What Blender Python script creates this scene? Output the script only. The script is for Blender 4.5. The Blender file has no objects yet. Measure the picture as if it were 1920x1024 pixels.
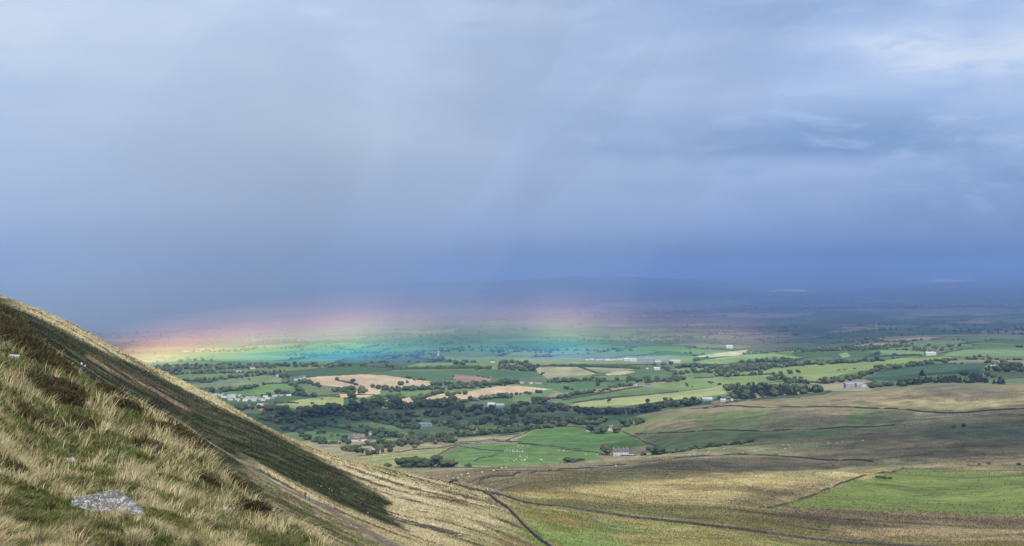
import bpy, math, random
import numpy as np
from mathutils import Vector
random.seed(7)
RNG = np.random.default_rng(7)
scene = bpy.context.scene
COL = scene.collection

# ------------------------------------------------------------------ camera, sky, sun, exposure
EYE_ROW = 512.0
F = 2666.67                                   # 50 mm lens on a 36 mm sensor, in units of a 1920 wide picture
cam_data = bpy.data.cameras.new('camera')
cam_data.lens = 50.0
cam_data.sensor_width = 36.0
cam_data.clip_start = 0.5
cam_data.clip_end = 120000.0
camera = bpy.data.objects.new('camera', cam_data)
COL.objects.link(camera)
camera.location = (0, 0, 0)
camera.rotation_euler = (math.radians(90), 0, 0)
scene.camera = camera

SUN_EL, SUN_SIDE = math.radians(44), math.radians(7)       # the sun stands behind the camera, a little to its right
sun_data = bpy.data.lights.new('sun', 'SUN')
sun_data.energy = 4.5
sun_data.angle = math.radians(0.53)
sun_data.color = (1.0, 0.95, 0.86)
sun = bpy.data.objects.new('sun', sun_data)
COL.objects.link(sun)
TO_SUN = Vector((math.sin(SUN_SIDE) * math.cos(SUN_EL), -math.cos(SUN_SIDE) * math.cos(SUN_EL), math.sin(SUN_EL)))
sun.rotation_euler = TO_SUN.to_track_quat('Z', 'Y').to_euler()
sun.location = (0, 0, 500)

scene.view_settings.view_transform = 'Standard'
scene.view_settings.look = 'None'
scene.view_settings.exposure = 0.0
scene.view_settings.gamma = 1.0
scene.view_settings.use_curve_mapping = False
scene.render.engine = 'CYCLES'
scene.cycles.use_denoising = True
scene.cycles.volume_bounces = 0
scene.cycles.max_bounces = 6
scene.cycles.diffuse_bounces = 2
scene.cycles.transparent_max_bounces = 16


class Nodes:
    """small helper that wires shader nodes"""
    def __init__(self, tree):
        self.t = tree
        tree.nodes.clear()

    def n(self, kind, **kw):
        nd = self.t.nodes.new(kind)
        for k, v in kw.items():
            setattr(nd, k, v)
        return nd

    def put(self, sock, val):
        if isinstance(val, bpy.types.NodeSocket):
            self.t.links.new(val, sock)
        elif val is not None:
            if sock.type == 'RGBA' and len(val) == 3:
                val = (*val, 1)
            sock.default_value = val

    def math(self, op, a, b=None, c=None, clamp=False):
        m = self.n('ShaderNodeMath', operation=op, use_clamp=clamp)
        for i, x in enumerate((a, b, c)):
            if x is not None:
                self.put(m.inputs[i], x)
        return m.outputs[0]

    def vec(self, op, a, b=None):
        m = self.n('ShaderNodeVectorMath', operation=op)
        self.put(m.inputs[0], a)
        if b is not None:
            self.put(m.inputs[1], b)
        return m.outputs['Value'] if op in ('LENGTH', 'DOT_PRODUCT', 'DISTANCE') else m.outputs[0]

    def mix(self, fac, a, b, mode='MIX'):
        m = self.n('ShaderNodeMix', data_type='RGBA', blend_type=mode)
        self.put(m.inputs[0], fac)
        self.put(m.inputs[6], a)
        self.put(m.inputs[7], b)
        return m.outputs[2]

    def noise(self, vec, scale, detail=4, rough=.55, out='Fac'):
        m = self.n('ShaderNodeTexNoise')
        if vec is not None:
            self.put(m.inputs['Vector'], vec)
        m.inputs['Scale'].default_value = scale
        m.inputs['Detail'].default_value = detail
        m.inputs['Roughness'].default_value = rough
        return m.outputs[out]

    def ramp(self, fac, stops, interp='LINEAR'):
        m = self.n('ShaderNodeValToRGB')
        m.color_ramp.interpolation = interp
        el = m.color_ramp.elements
        while len(el) > 1:
            el.remove(el[-1])
        for i, (p, c) in enumerate(stops):
            e = el[0] if i == 0 else el.new(p)
            e.position = p
            e.color = (*c, 1) if len(c) == 3 else c
        self.put(m.inputs[0], fac)
        return m.outputs[0]

    def remap(self, x, a, b, c=0., d=1., smooth=False):
        m = self.n('ShaderNodeMapRange', interpolation_type='SMOOTHSTEP' if smooth else 'LINEAR', clamp=True)
        for i, q in enumerate((x, a, b, c, d)):
            self.put(m.inputs[i], q)
        return m.outputs[0]


def make_world():
    w = bpy.data.worlds.new('World')
    scene.world = w
    w.use_nodes = True
    k = Nodes(w.node_tree)
    out = k.n('ShaderNodeOutputWorld')
    bg = k.n('ShaderNodeBackground')
    bg.inputs[1].default_value = 0.10
    sky = k.n('ShaderNodeTexSky', sky_type='NISHITA')
    sky.sun_disc = False
    sky.sun_elevation = SUN_EL
    sky.sun_rotation = math.radians(180) - SUN_SIDE
    sky.altitude = 400
    d = k.n('ShaderNodeTexCoord').outputs['Generated']
    sp = k.n('ShaderNodeSeparateXYZ')
    k.put(sp.inputs[0], d)
    X, Y, Z = sp.outputs
    # cloud layer seen from below: rays meet a sheet overhead; soft near the horizon
    el = k.math('MAXIMUM', Z, 0.0)
    flat = k.n('ShaderNodeCombineXYZ')
    k.put(flat.inputs[0], X)
    k.put(flat.inputs[1], Y)
    k.put(flat.inputs[2], k.math('MULTIPLY', Z, 3.6))
    warp = k.noise(flat.outputs[0], 3.0, 3, .5, 'Color')
    sc = k.n('ShaderNodeVectorMath', operation='SCALE')
    k.put(sc.inputs[0], warp)
    sc.inputs['Scale'].default_value = .22
    wv = k.vec('ADD', flat.outputs[0], sc.outputs[0])
    n1 = k.noise(wv, 3.1, 5, .5)
    n2 = k.noise(wv, 9.0, 5, .55)
    n4 = k.noise(wv, 20.0, 6, .6)
    n3 = k.noise(flat.outputs[0], 1.3, 2, .5)
    tone = k.math('ADD', k.math('MULTIPLY_ADD', n1, .80, -.10), k.math('ADD', k.math('MULTIPLY', n2, .24), k.math('MULTIPLY', k.math('SUBTRACT', n4, .5), .16)))
    tone = k.math('ADD', tone, k.math('MULTIPLY', n3, .2))
    # the bank darkens towards the right and lightens overhead and to the left
    tone = k.math('ADD', tone, k.math('MULTIPLY', k.remap(X, -.36, .36, 1, 0, True), .22))
    tone = k.math('ADD', tone, k.math('MULTIPLY', k.remap(el, .03, .20), .12))
    def spot(x, z, rx, rz, amt, rot=0.):
        e = k.n('ShaderNodeCombineXYZ')
        dx, dz = k.math('SUBTRACT', X, x), k.math('SUBTRACT', Z, z)
        c, s = math.cos(rot), math.sin(rot)
        k.put(e.inputs[0], k.math('DIVIDE', k.math('ADD', k.math('MULTIPLY', dx, c), k.math('MULTIPLY', dz, s)), rx))
        k.put(e.inputs[1], k.math('DIVIDE', k.math('SUBTRACT', k.math('MULTIPLY', dz, c), k.math('MULTIPLY', dx, s)), rz))
        k.put(e.inputs[2], k.math('MULTIPLY', k.math('SUBTRACT', n4, .5), 4.2))
        r = k.vec('LENGTH', e.outputs[0])
        return k.math('MULTIPLY', k.remap(r, 0, 1, 1, 0, True), amt)
    def at(u, v, ru, rv, amt, rot=0.):
        return spot((u - 960) / F / 1.03, (512 - v) / F / 1.01, ru / F, rv / F, amt, rot)
    for a in [(1700, 115, 150, 62, .17), (1790, 140, 150, 60, .10), (1905, 115, 110, 50, .13), (30, 75, 130, 55, .22), (1620, 90, 130, 40, .08),
              (1480, 262, 620, 75, -.17), (1750, 330, 420, 70, -.06), (1000, 215, 420, 60, -.05), (1250, 310, 420, 40, .05),
              (1880, 430, 380, 150, -.20), (60, 170, 180, 60, -.06), (870, 430, 420, 90, .04), (1100, 455, 260, 40, .03), (230, 300, 420, 220, .04), (690, 400, 300, 46, -.07, .86), (560, 420, 320, 60, .05, .9), (800, 440, 260, 50, .04, .8), (840, 200, 150, 50, -.06), (1000, 30, 330, 50, .08), (1420, 40, 480, 60, -.10), (1480, 285, 520, 22, -.07), (1480, 330, 480, 30, .05), (300, 40, 420, 110, -.05), (560, 170, 260, 50, -.04), (1000, 30, 260, 45, .05), (640, 20, 200, 40, -.04), (300, 180, 300, 40, .03)]:
        tone = k.math('ADD', tone, at(*a))
    cloud = k.ramp(tone, [(.20, (1.5, 2.5, 5.0)), (.42, (2.3, 3.6, 6.2)), (.60, (3.6, 5.0, 7.7)), (.76, (4.9, 6.2, 8.7)), (1.0, (7.2, 8.0, 9.4))])
    low = k.remap(el, .005, .11, 1, 0, True)
    cloud = k.mix(k.math('MULTIPLY', low, .88), cloud, k.mix(k.remap(X, -.25, .33, 0, 1, True), (3.6, 4.9, 7.5), (1.8, 2.8, 5.3)))
    # the bank stands in front; behind the camera the cloud is broken
    cover = k.remap(Y, -.9, .1, .55, .96, True)
    colr = k.mix(cover, sky.outputs[0], cloud)
    k.put(bg.inputs[0], colr)
    k.put(out.inputs[0], bg.outputs[0])


make_world()

# ------------------------------------------------------------------ the lie of the land
# survey points read off the view: (column, row, depth in metres) on visible ground
SEEN=[
# near spur
(0,1024,32),(200,960,45),(0,900,45),(0,780,65),(0,660,92),(0,585,112),(90,668,110),(100,800,74),(100,900,56),(250,800,86),(240,757,104),(250,900,60),
(330,815,98),(330,920,62),(430,905,78),(430,980,56),(530,985,64),(600,1024,55),(450,1024,47),(250,1024,37),
# fell side
(0,566,520),(0,557,620),(60,580,560),(60,620,420),(150,650,480),(150,616,600),(300,697,570),(300,735,480),(300,775,400),(160,688,415),(400,745,555),(400,790,470),(400,842,385),
(480,792,545),(480,876,365),(480,830,450),(577,935,350),(577,880,430),(560,827,535),(640,857,525),(640,905,430),(640,970,338),(760,1024,325),(740,950,420),(760,890,510),(860,916,500),(860,970,420),(700,872,520),
(910,930,500),(970,972,455),(1030,1020,425),(900,1024,370),
# near moor
(1200,1022,440),(1500,1022,460),(1920,1024,480),(1300,982,520),(1050,955,510),(1440,1000,490),(1200,930,680),(1000,920,640),(900,915,580),(1300,895,850),(1440,886,900),(1560,881,930),(1690,877,950),(1900,890,880),(1700,930,770),(1700,968,640),(1900,965,650),(1500,950,680),(1000,945,560),(1150,908,760),
# dark moor and house
(1200,880,1120),(1000,890,1000),(900,902,850),(1250,862,1270),(1440,856,1250),(1640,867,1150),(1165,854,1460),(800,876,1330),(880,890,1100),(1000,850,1500),(1000,812,1830),(860,835,1650),(750,852,1530),(1130,850,1490),(1070,865,1380),(1076,802,1880),(1218,835,1560),(1168,810,1780),
(700,850,1580),
# moor hill
(1400,830,1400),(1400,800,1550),(1400,770,1740),(1300,770,1850),(1250,768,1920),(1250,800,1680),(1385,754,1880),(1500,746,1880),(1600,737,1880),(1700,728,1870),(1800,721,1840),(1920,726,1800),(1800,760,1600),(1800,800,1380),(1800,850,1180),(1910,872,1030),(1600,850,1230),(1600,800,1480),(1600,765,1650),
# valley
(640,840,1700),(640,770,2270),(860,770,2270),(560,800,2000),(860,740,2480),(860,690,3200),(860,660,3900),(640,690,3200),(640,740,2480),(400,740,2480),(400,690,3200),(200,690,3300),(1100,770,2250),(1100,740,2500),(1100,690,3150),(1100,662,3850),
(1300,745,2350),(1300,700,2950),(1300,670,3500),(1440,700,2800),(1440,664,3500),(1440,650,4300),(1600,700,2600),(1600,676,3200),(1600,640,4300),(1605,724,2150),(1450,728,2250),(1780,716,2000),(1870,720,2000),(1800,690,2500),(1900,690,2450),(1800,660,3300),(1900,640,4000),
(1700,610,5600),(1300,615,5600),(900,615,5600),(500,640,4600),(200,640,4700),
(1700,575,9000),(1300,590,8000),(1080,588,8500),(900,600,7500),(500,600,7500),(200,600,7500),(1700,550,13000),(1300,550,13000),(900,560,12000),(300,560,12000),
(1500,540,17000),(1080,519,19000),(900,527,19000),(1300,524,20000),(1750,527,20000),(600,531,20000),(300,528,21000),(0,524,21000),
(1500,500,26000),(1700,503,27000),(1900,504,28000),(1200,520,26000),(800,533,26000),(300,534,26000),(0,530,26000),
]
# (bearing, depth, z)
HID=[(0,0,-1.65),(-.4,0,-1.65),(.4,0,-1.65),(0,20,-7.6),(.36,20,-10.5),(-.36,20,-5.2),(0,8,-3.9),(-.36,8,-3.0),(.36,8,-4.9),
# hollow behind the near spur  (given as u, depth, z)
]
HIDU=[(0,160,-16),(90,165,-20),(240,165,-26),(330,160,-29),(430,150,-33),(530,130,-33),(600,120,-33),(760,120,-37),(960,120,-41),(1300,120,-44),(1700,120,-46),(1920,120,-48),
(960,45,-18),(1400,45,-21),(1900,45,-24),(960,250,-62),(1300,260,-66),(1900,260,-70),(760,230,-55),(600,230,-48),(430,230,-42),(240,250,-34),(90,260,-26),(0,280,-20),
# behind the fell crest
(0,800,-30),(150,760,-52),(300,740,-75),(400,720,-84),(480,720,-96),(560,710,-103),(640,720,-112),(700,720,-112),(760,730,-118),(860,740,-126),
(0,1300,-160),(300,1200,-165),(500,1150,-172),(640,1100,-170),(760,1000,-158),(0,2000,-205),(300,1900,-206),
# behind the tan rise
(1440,1000,-144),(1560,1010,-145),(1690,1030,-143),
# behind the moor hill
(1250,2060,-203),(1385,2010,-185),(1500,2020,-178),(1700,1960,-158),(1800,1930,-152),(1920,1900,-149),
# behind the lit knoll
(1440,3700,-216),(1300,3800,-212),
(1080,9500,-255),(1080,21500,-160),(1300,22000,-190),(1750,22000,-190),
(0,38000,-300),(600,38000,-300),(1200,38000,-300),(1900,38000,-300),(0,45000,-900),(600,45000,-900),(1200,45000,-900),(1900,45000,-900)]
def _ctrl():
    P=[]
    for u,v,d in SEEN: P.append(((u-960)/F,d,-(v-512)/F*d))
    for x,y,z in HID: P.append((x,y,z))
    for u,d,z in HIDU: P.append(((u-960)/F,d,z))
    P=np.array(P); 
    return P
def _feat(s,d): return np.stack([s*7.0,np.log(d+8)*1.6],-1)
class TPS:
    def __init__(self):
        P=_ctrl(); X=_feat(P[:,0],P[:,1]); W=P[:,2]/(P[:,1]+8)
        n=len(X); K=self.k(X,X)+np.eye(n)*2e-4
        A=np.zeros((n+3,n+3)); A[:n,:n]=K; A[:n,n]=1; A[:n,n+1:]=X; A[n,:n]=1; A[n+1:,:n]=X.T
        b=np.zeros(n+3); b[:n]=W
        self.c=np.linalg.solve(A,b); self.X=X
    def k(self,A,B):
        r2=((A[:,None,:]-B[None,:,:])**2).sum(-1); return np.where(r2>1e-12,.5*r2*np.log(r2+1e-20),0)
    def __call__(self,s,d):
        s=np.asarray(s,float); d=np.asarray(d,float); sh=np.broadcast(s,d).shape
        s,d=np.broadcast_to(s,sh).ravel(),np.broadcast_to(d,sh).ravel()
        sc=np.clip(s,-.42,.42)
        q=_feat(sc,d); out=np.empty(len(q))
        for i in range(0,len(q),20000):
            Q=q[i:i+20000]; out[i:i+20000]=self.k(Q,self.X)@self.c[:-3]+self.c[-3]+Q@self.c[-2:]
        return (out*(d+8)).reshape(sh)

GROUND = TPS()


def _hash(ix, iy, seed):
    h = (ix.astype(np.int64) * 374761393 + iy.astype(np.int64) * 668265263 + seed * 1274126177) & 0xffffffff
    h = ((h ^ (h >> 13)) * 1274126177) & 0xffffffff
    return ((h ^ (h >> 16)) & 0xffff) / 65535.0


def vnoise(x, y, seed=0):
    x = np.asarray(x, float); y = np.asarray(y, float)
    ix, iy = np.floor(x), np.floor(y)
    fx, fy = x - ix, y - iy
    fx = fx * fx * (3 - 2 * fx); fy = fy * fy * (3 - 2 * fy)
    a = _hash(ix, iy, seed); b = _hash(ix + 1, iy, seed); c = _hash(ix, iy + 1, seed); d = _hash(ix + 1, iy + 1, seed)
    return (a + (b - a) * fx) * (1 - fy) + (c + (d - c) * fx) * fy


def fbm(x, y, oct=4, seed=0, gain=.5):
    t = 0.; a = 1.; s = 0.
    for i in range(oct):
        t = t + a * vnoise(x * 2 ** i + 17.3 * i, y * 2 ** i - 9.1 * i, seed + i); s += a; a *= gain
    return t / s


def relief(x, y, d):
    """small hummocks and swells whose size follows the scale of the ground they sit on"""
    z = 0.
    for i, lam in enumerate((1.3, 3., 8., 22., 60., 160., 450., 1300.)):
        w = np.exp(-(np.log(lam / (d * .035 + .3))) ** 2 / (2 * .85 ** 2))
        amp = np.where(d < 150, .075, .030) if lam < 10 else .026
        a = 2 * vnoise(x / lam + 3.7 * i, y / lam + 1.9 * i, 40 + i) - 1
        if lam < 30:                                     # sheep trods: hummocks are longer down the fell than across
            q = (x * .9 - y * .42) / (lam * 3.2); r = (x * .42 + y * .9) / lam
            a2 = 2 * vnoise(q, r, 60 + i) - 1
            m = np.clip((d - 200) / 150, 0, 1) * np.clip((750 - d) / 150, 0, 1)
            a = a * (1 - m) + a2 * m
        z = z + w * amp * lam * a
    return z


S_TAB = np.linspace(-.60, .60, 241)
D_TAB = np.concatenate([[0., 1., 2., 4.], np.geomspace(6, 46000, 900)])
H_TAB = GROUND(S_TAB[None, :], D_TAB[:, None])


def base_height(s, d):
    s = np.asarray(s, float); d = np.asarray(d, float)
    fi = np.clip((s - S_TAB[0]) / (S_TAB[1] - S_TAB[0]), 0, len(S_TAB) - 1.001)
    i0 = fi.astype(int); fx = fi - i0
    j0 = np.clip(np.searchsorted(D_TAB, d, side='right') - 1, 0, len(D_TAB) - 2)
    fy = np.clip((d - D_TAB[j0]) / (D_TAB[j0 + 1] - D_TAB[j0]), 0, 1)
    return ((H_TAB[j0, i0] * (1 - fx) + H_TAB[j0, i0 + 1] * fx) * (1 - fy) + (H_TAB[j0 + 1, i0] * (1 - fx) + H_TAB[j0 + 1, i0 + 1] * fx) * fy)


def height(x, y):
    x = np.asarray(x, float); y = np.asarray(y, float)
    yy = np.maximum(y, .5)
    return base_height(x / yy, yy) + relief(x, y, yy)


_DS = np.geomspace(18, 34000, 3000)


def sight(u, v, dmin=18., lift=0.):
    """the point of ground that lies along the sight line through column u, row v"""
    s = (u - 960) / F
    d = _DS[_DS > dmin]
    z = base_height(s, d) + relief(s * d, d, d)
    row = EYE_ROW - F * z / d
    k = np.nonzero(row <= v)[0]
    i = k[0] if len(k) else int(np.argmin(row - v))
    dd = d[i]
    if i > 0 and row[i - 1] > v:
        t = (row[i - 1] - v) / (row[i - 1] - row[i] + 1e-9)
        dd = d[i - 1] + (d[i] - d[i - 1]) * t
    return Vector((s * dd, dd, float(height(s * dd, dd)) + lift))


def inside(px, py, poly):
    px = np.asarray(px); py = np.asarray(py)
    c = np.zeros(px.shape, bool)
    n = len(poly)
    for i in range(n):
        (x1, y1), (x2, y2) = poly[i], poly[(i + 1) % n]
        if y1 == y2: continue
        c ^= ((y1 > py) != (y2 > py)) & (px < (x2 - x1) * (py - y1) / (y2 - y1) + x1)
    return c


def edge_dist(px, py, pts, closed=False, yscale=1.):
    best = np.full(np.shape(px), 1e9)
    n = len(pts)
    for i in range(n if closed else n - 1):
        (x1, y1), (x2, y2) = pts[i], pts[(i + 1) % n]
        dx, dy = x2 - x1, (y2 - y1) * yscale
        t = np.clip(((px - x1) * dx + (py - y1) * yscale * dy) / (dx * dx + dy * dy + 1e-9), 0, 1)
        best = np.minimum(best, np.hypot(px - x1 - t * dx, (py - y1) * yscale - t * dy))
    return best


def soft(px, py, poly, w, yscale=2.):
    e = edge_dist(px, py, poly, True, yscale)
    s = np.where(inside(px, py, poly), e, -e)
    t = np.clip(s / w * .5 + .5, 0, 1)
    return t * t * (3 - 2 * t)

# ------------------------------------------------------------------ plant colours of the ground
def C(*c): return np.array(c, float)

STRAW, TAN, OLIVE = C(.45, .385, .215), C(.37, .318, .185), C(.19, .19, .075)
GOLD, PALE = C(.40, .34, .165), C(.45, .385, .22)
BILBERRY, HEATHER, RUST = C(.036, .043, .014), C(.055, .046, .021), C(.15, .085, .042)
BROWN, DBROWN = C(.172, .150, .080), C(.142, .124, .064)
GREEN, DGREEN, LGREEN, BGREEN = C(.105, .175, .050), C(.058, .105, .036), C(.20, .265, .085), C(.145, .182, .048)
YGREEN, STUBBLE, EARTH = C(.30, .315, .115), C(.47, .365, .22), C(.25, .175, .125)

CREST_EDGE = [(0, 566), (50, 586), (100, 610), (150, 637), (212, 667), (250, 682), (300, 707), (350, 735), (412, 765), (475, 792), (560, 838), (640, 882),
              (673, 904), (706, 924), (734, 941), (722, 950), (738, 973), (768, 998)]
BILBERRY_PATCH = CREST_EDGE + [(720, 982), (672, 962), (616, 938), (582, 918), (552, 906), (512, 884), (480, 866), (440, 845), (400, 820), (340, 780), (287, 757),
                               (200, 712), (112, 655), (60, 622), (0, 590)]
LOWER_PATCH = [(112, 668), (200, 722), (287, 770), (340, 795), (400, 842), (440, 868), (480, 897), (512, 921), (540, 940), (580, 962), (625, 985), (690, 1030), (560, 1030), (430, 960), (300, 860), (200, 780), (60, 680)]
TRACK = [(0, 590), (60, 624), (112, 660), (160, 688), (200, 716), (287, 764), (340, 792), (400, 834), (440, 858), (480, 884), (512, 905), (552, 925), (582, 938),
         (616, 955), (660, 982), (700, 1003), (760, 1036)]
GREEN_RIGHT = [(1455, 952), (1479, 945), (1543, 922), (1600, 901), (1660, 889), (1713, 878), (1790, 880), (1920, 890), (1990, 895), (1990, 972), (1920, 968), (1850, 965), (1750, 960), (1640, 956), (1560, 953)]


def lerp(a, b, t): return a + (b - a) * np.asarray(t)[..., None]


def band(x, a, b): return np.clip((x - a) / (b - a), 0, 1)


def paint_near(u, v, d, x, y):
    n = fbm(x / 3.2, y / 4.0, 4, 5); m = fbm(x / 1.1, y / 1.4, 3, 9)
    c = lerp(np.broadcast_to(OLIVE * .62, x.shape + (3,)), TAN * .8, band(n, .42, .62))
    c = lerp(c, C(.06, .075, .025), band(m, .52, .72) * .8)
    return c


def paint_fell(u, v, d, x, y):
    q, r = x * .9 - y * .42, x * .42 + y * .9
    st = fbm(q / 30, r / 3.4, 4, 21); st2 = fbm(q / 60, r / 9., 3, 25); n = fbm(x / 9, y / 9, 4, 27); m = fbm(x / 2.6, y / 4., 3, 29)
    c = lerp(np.broadcast_to(TAN * 1.18, x.shape + (3,)), STRAW * 1.12, band(st2, .40, .62))
    c = lerp(c, OLIVE * .9, band(n, .55, .72) * .5)
    c = lerp(c, C(.080, .064, .036), band(st, .555, .62) * .95)
    c = lerp(c, C(.55, .49, .33), band(1 - st, .56, .66) * .6)
    low = band(d, 470, 380) * band(u, 860, 960)                     # green seep below the wall
    c = lerp(c, C(.20, .205, .075), low * band(n, .40, .55) * .8)
    wob = (n - .5) * 34 + (m - .5) * 22
    uu, vv = u + wob * .5, v + wob * .35
    b = lerp(np.broadcast_to(BILBERRY, x.shape + (3,)), HEATHER, band(n, .50, .62) * .9)
    b = lerp(b, C(.080, .092, .034), band(m * .6 + n * .4, .52, .62) * .8)
    b = lerp(b, C(.022, .027, .012), band(st, .56, .66) * .35)
    # rusty run of dead bracken and bleached grass through the patch
    run = edge_dist(u, v, [(168, 670), (205, 692), (250, 712), (300, 735), (350, 770)], False, 2.)
    b = lerp(b, RUST, np.clip(1 - run / 22, 0, 1) * band(m, .44, .60) * .85)
    b = lerp(b, TAN * .8, np.clip(1 - run / 16, 0, 1) * band(st, .56, .62) * .8)
    whole = soft(uu, vv, CREST_EDGE[:10] + [(500, 815), (505, 1040), (-60, 1040), (-60, 560)], 7) * band(u, 505, 440)
    mask = np.maximum(np.maximum(whole, soft(uu, vv, BILBERRY_PATCH, 7)), soft(uu + wob * .6, vv, LOWER_PATCH, 16)) * (v > 500)
    left = band(u, 40, -20) * (v > 560)
    c = lerp(c, b, np.maximum(mask, left))
    right = band(u + (n - .5) * 60 + (r * 0), 905, 990)
    c = lerp(c, paint_moor(u, v, d, x, y), right)
    sward = soft(uu, vv, [(470, 885), (580, 946), (700, 1012), (790, 1060), (560, 1060), (500, 940)], 14)
    c = lerp(c, lerp(np.broadcast_to(C(.115, .118, .045), x.shape + (3,)), TAN * .9, band(m * .5 + st * .5, .52, .62)), sward * .85)
    # trodden verge, then the bare track
    e = edge_dist(u, v, TRACK, False, 1.7)
    wd = np.interp(u, [0, 250, 440, 520, 600, 760], [1.3, 1.6, 3., 7, 13, 32])
    c = lerp(c, lerp(np.broadcast_to(C(.15, .155, .062), x.shape + (3,)), TAN, band(m, .5, .7)), np.clip(1.25 - e / wd, 0, 1) * band(m + n, .75, .95) * .8 * (.45 + .55 * band(u, 380, 520)))
    wt = np.interp(u, [0, 380, 470, 560, 640, 760], [.5, .8, 1.8, 3.6, 6.5, 11])
    c = lerp(c, lerp(np.broadcast_to(C(.14, .108, .07), x.shape + (3,)), C(.215, .175, .12), band(fbm(x / .9, y / 1.2, 2, 77), .45, .7)), np.clip(1.6 - e / wt, 0, 1) * (u < 775))
    return c


MOOR_AREAS = [   # outline, colour, softness
    ([(760, 905), (960, 893), (1250, 865), (1440, 857), (1560, 866), (1700, 868), (1690, 876), (1440, 884), (1300, 893), (1150, 906), (1000, 918), (860, 922)], BROWN * .92, 22),
    ([(1080, 890), (1250, 868), (1440, 862), (1520, 870), (1430, 880), (1290, 886), (1150, 896)], DBROWN * .9, 24),
    ([(760, 885), (900, 880), (1060, 876), (1240, 858), (1250, 862), (960, 890), (850, 905)], C(.23, .19, .105), 12),
    ([(930, 930), (1150, 907), (1300, 894), (1440, 885), (1695, 875), (1650, 890), (1540, 922), (1440, 952), (1200, 950)], GOLD, 12),
    ([(1360, 950), (1400, 925), (1540, 902), (1600, 895), (1540, 918), (1440, 950)], C(.19, .155, .085), 30),
    ([(1000, 941), (1200, 940), (1440, 950), (1480, 958), (1640, 985), (1500, 1002), (1300, 980), (1100, 955)], C(.205, .18, .078), 24),
    ([(935, 935), (1060, 957), (1300, 983), (1440, 1003), (1600, 1020), (1600, 1100), (1030, 1100), (1000, 1000)], C(.29, .265, .105), 14),
    ([(1440, 970), (1500, 955), (1640, 957), (1850, 968), (1920, 970), (1990, 980), (1920, 992), (1700, 978), (1560, 976)], C(.16, .125, .075), 20),
    ([(1560, 990), (1700, 986), (1990, 995), (1990, 1022), (1700, 1010), (1600, 1002)], C(.36, .285, .16), 24),
    ([(1600, 1012), (1990, 1022), (1990, 1100), (1600, 1100)], C(.25, .22, .075), 24),
    (GREEN_RIGHT, BGREEN, 8),
    ([(1240, 775), (1385, 755), (1500, 747), (1600, 738), (1800, 720), (1990, 725), (1990, 766), (1775, 774), (1585, 764), (1300, 768)], C(.25, .208, .112), 10),
    ([(1640, 752), (1740, 748), (1860, 752), (1880, 764), (1780, 768), (1680, 762)], C(.37, .31, .155), 22),
    ([(1700, 722), (1810, 718), (1900, 735), (1850, 745), (1740, 738)], C(.17, .15, .095), 20),
    ([(1150, 806), (1200, 778), (1440, 768), (1440, 806), (1192, 814)], C(.132, .168, .060), 12),
    ([(1190, 798), (1260, 786), (1330, 792), (1300, 802), (1220, 804)], C(.25, .20, .115), 26),
    ([(1200, 817), (1321, 808), (1440, 809), (1525, 806), (1600, 802), (1600, 818), (1400, 829), (1300, 842), (1240, 847), (1220, 835)], C(.092, .124, .046), 10),
    ([(1440, 767), (1587, 765), (1587, 801), (1525, 805), (1440, 807)], C(.205, .178, .098), 8),
    ([(1590, 766), (1724, 774), (1700, 796), (1587, 801)], C(.16, .15, .08), 10),
    ([(1592, 772), (1625, 776), (1610, 795), (1592, 797)], C(.125, .20, .055), 14),
    ([(1500, 812), (1590, 804), (1640, 808), (1560, 818)], C(.115, .18, .055), 10),
    ([(1440, 838), (1560, 815), (1700, 797), (1800, 788), (1990, 775), (1990, 856), (1700, 866), (1560, 862), (1450, 848)], C(.142, .122, .066), 20),
    ([(1690, 812), (1800, 800), (1990, 802), (1990, 835), (1850, 830), (1760, 818)], C(.092, .105, .056), 26),
    ([(1240, 852), (1410, 831), (1620, 826), (1560, 836), (1440, 848), (1380, 852)], C(.19, .20, .095), 10),
    ([(1750, 862), (1990, 856), (1990, 886), (1800, 880), (1720, 872)], C(.26, .22, .12), 16),
    ([(960, 829), (1010, 804), (1076, 799), (1168, 811), (1218, 835), (1125, 850), (1011, 839)], C(.092, .17, .042), 4),
    ([(860, 836), (924, 828), (960, 831), (1125, 851), (1130, 862), (1060, 868), (940, 875), (870, 874), (825, 858)], C(.118, .195, .054), 5),
    ([(650, 860), (749, 849), (802, 842), (856, 834), (822, 855), (760, 880), (660, 885)], C(.25, .265, .10), 5),
    ([(860, 833), (924, 826.5), (955, 828), (955, 831), (924, 829.5)], C(.33, .30, .24), 2),
    ([(950, 828), (960, 823), (1010, 804), (1003, 803), (950, 824)], C(.24, .205, .12), 3),
]


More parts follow.
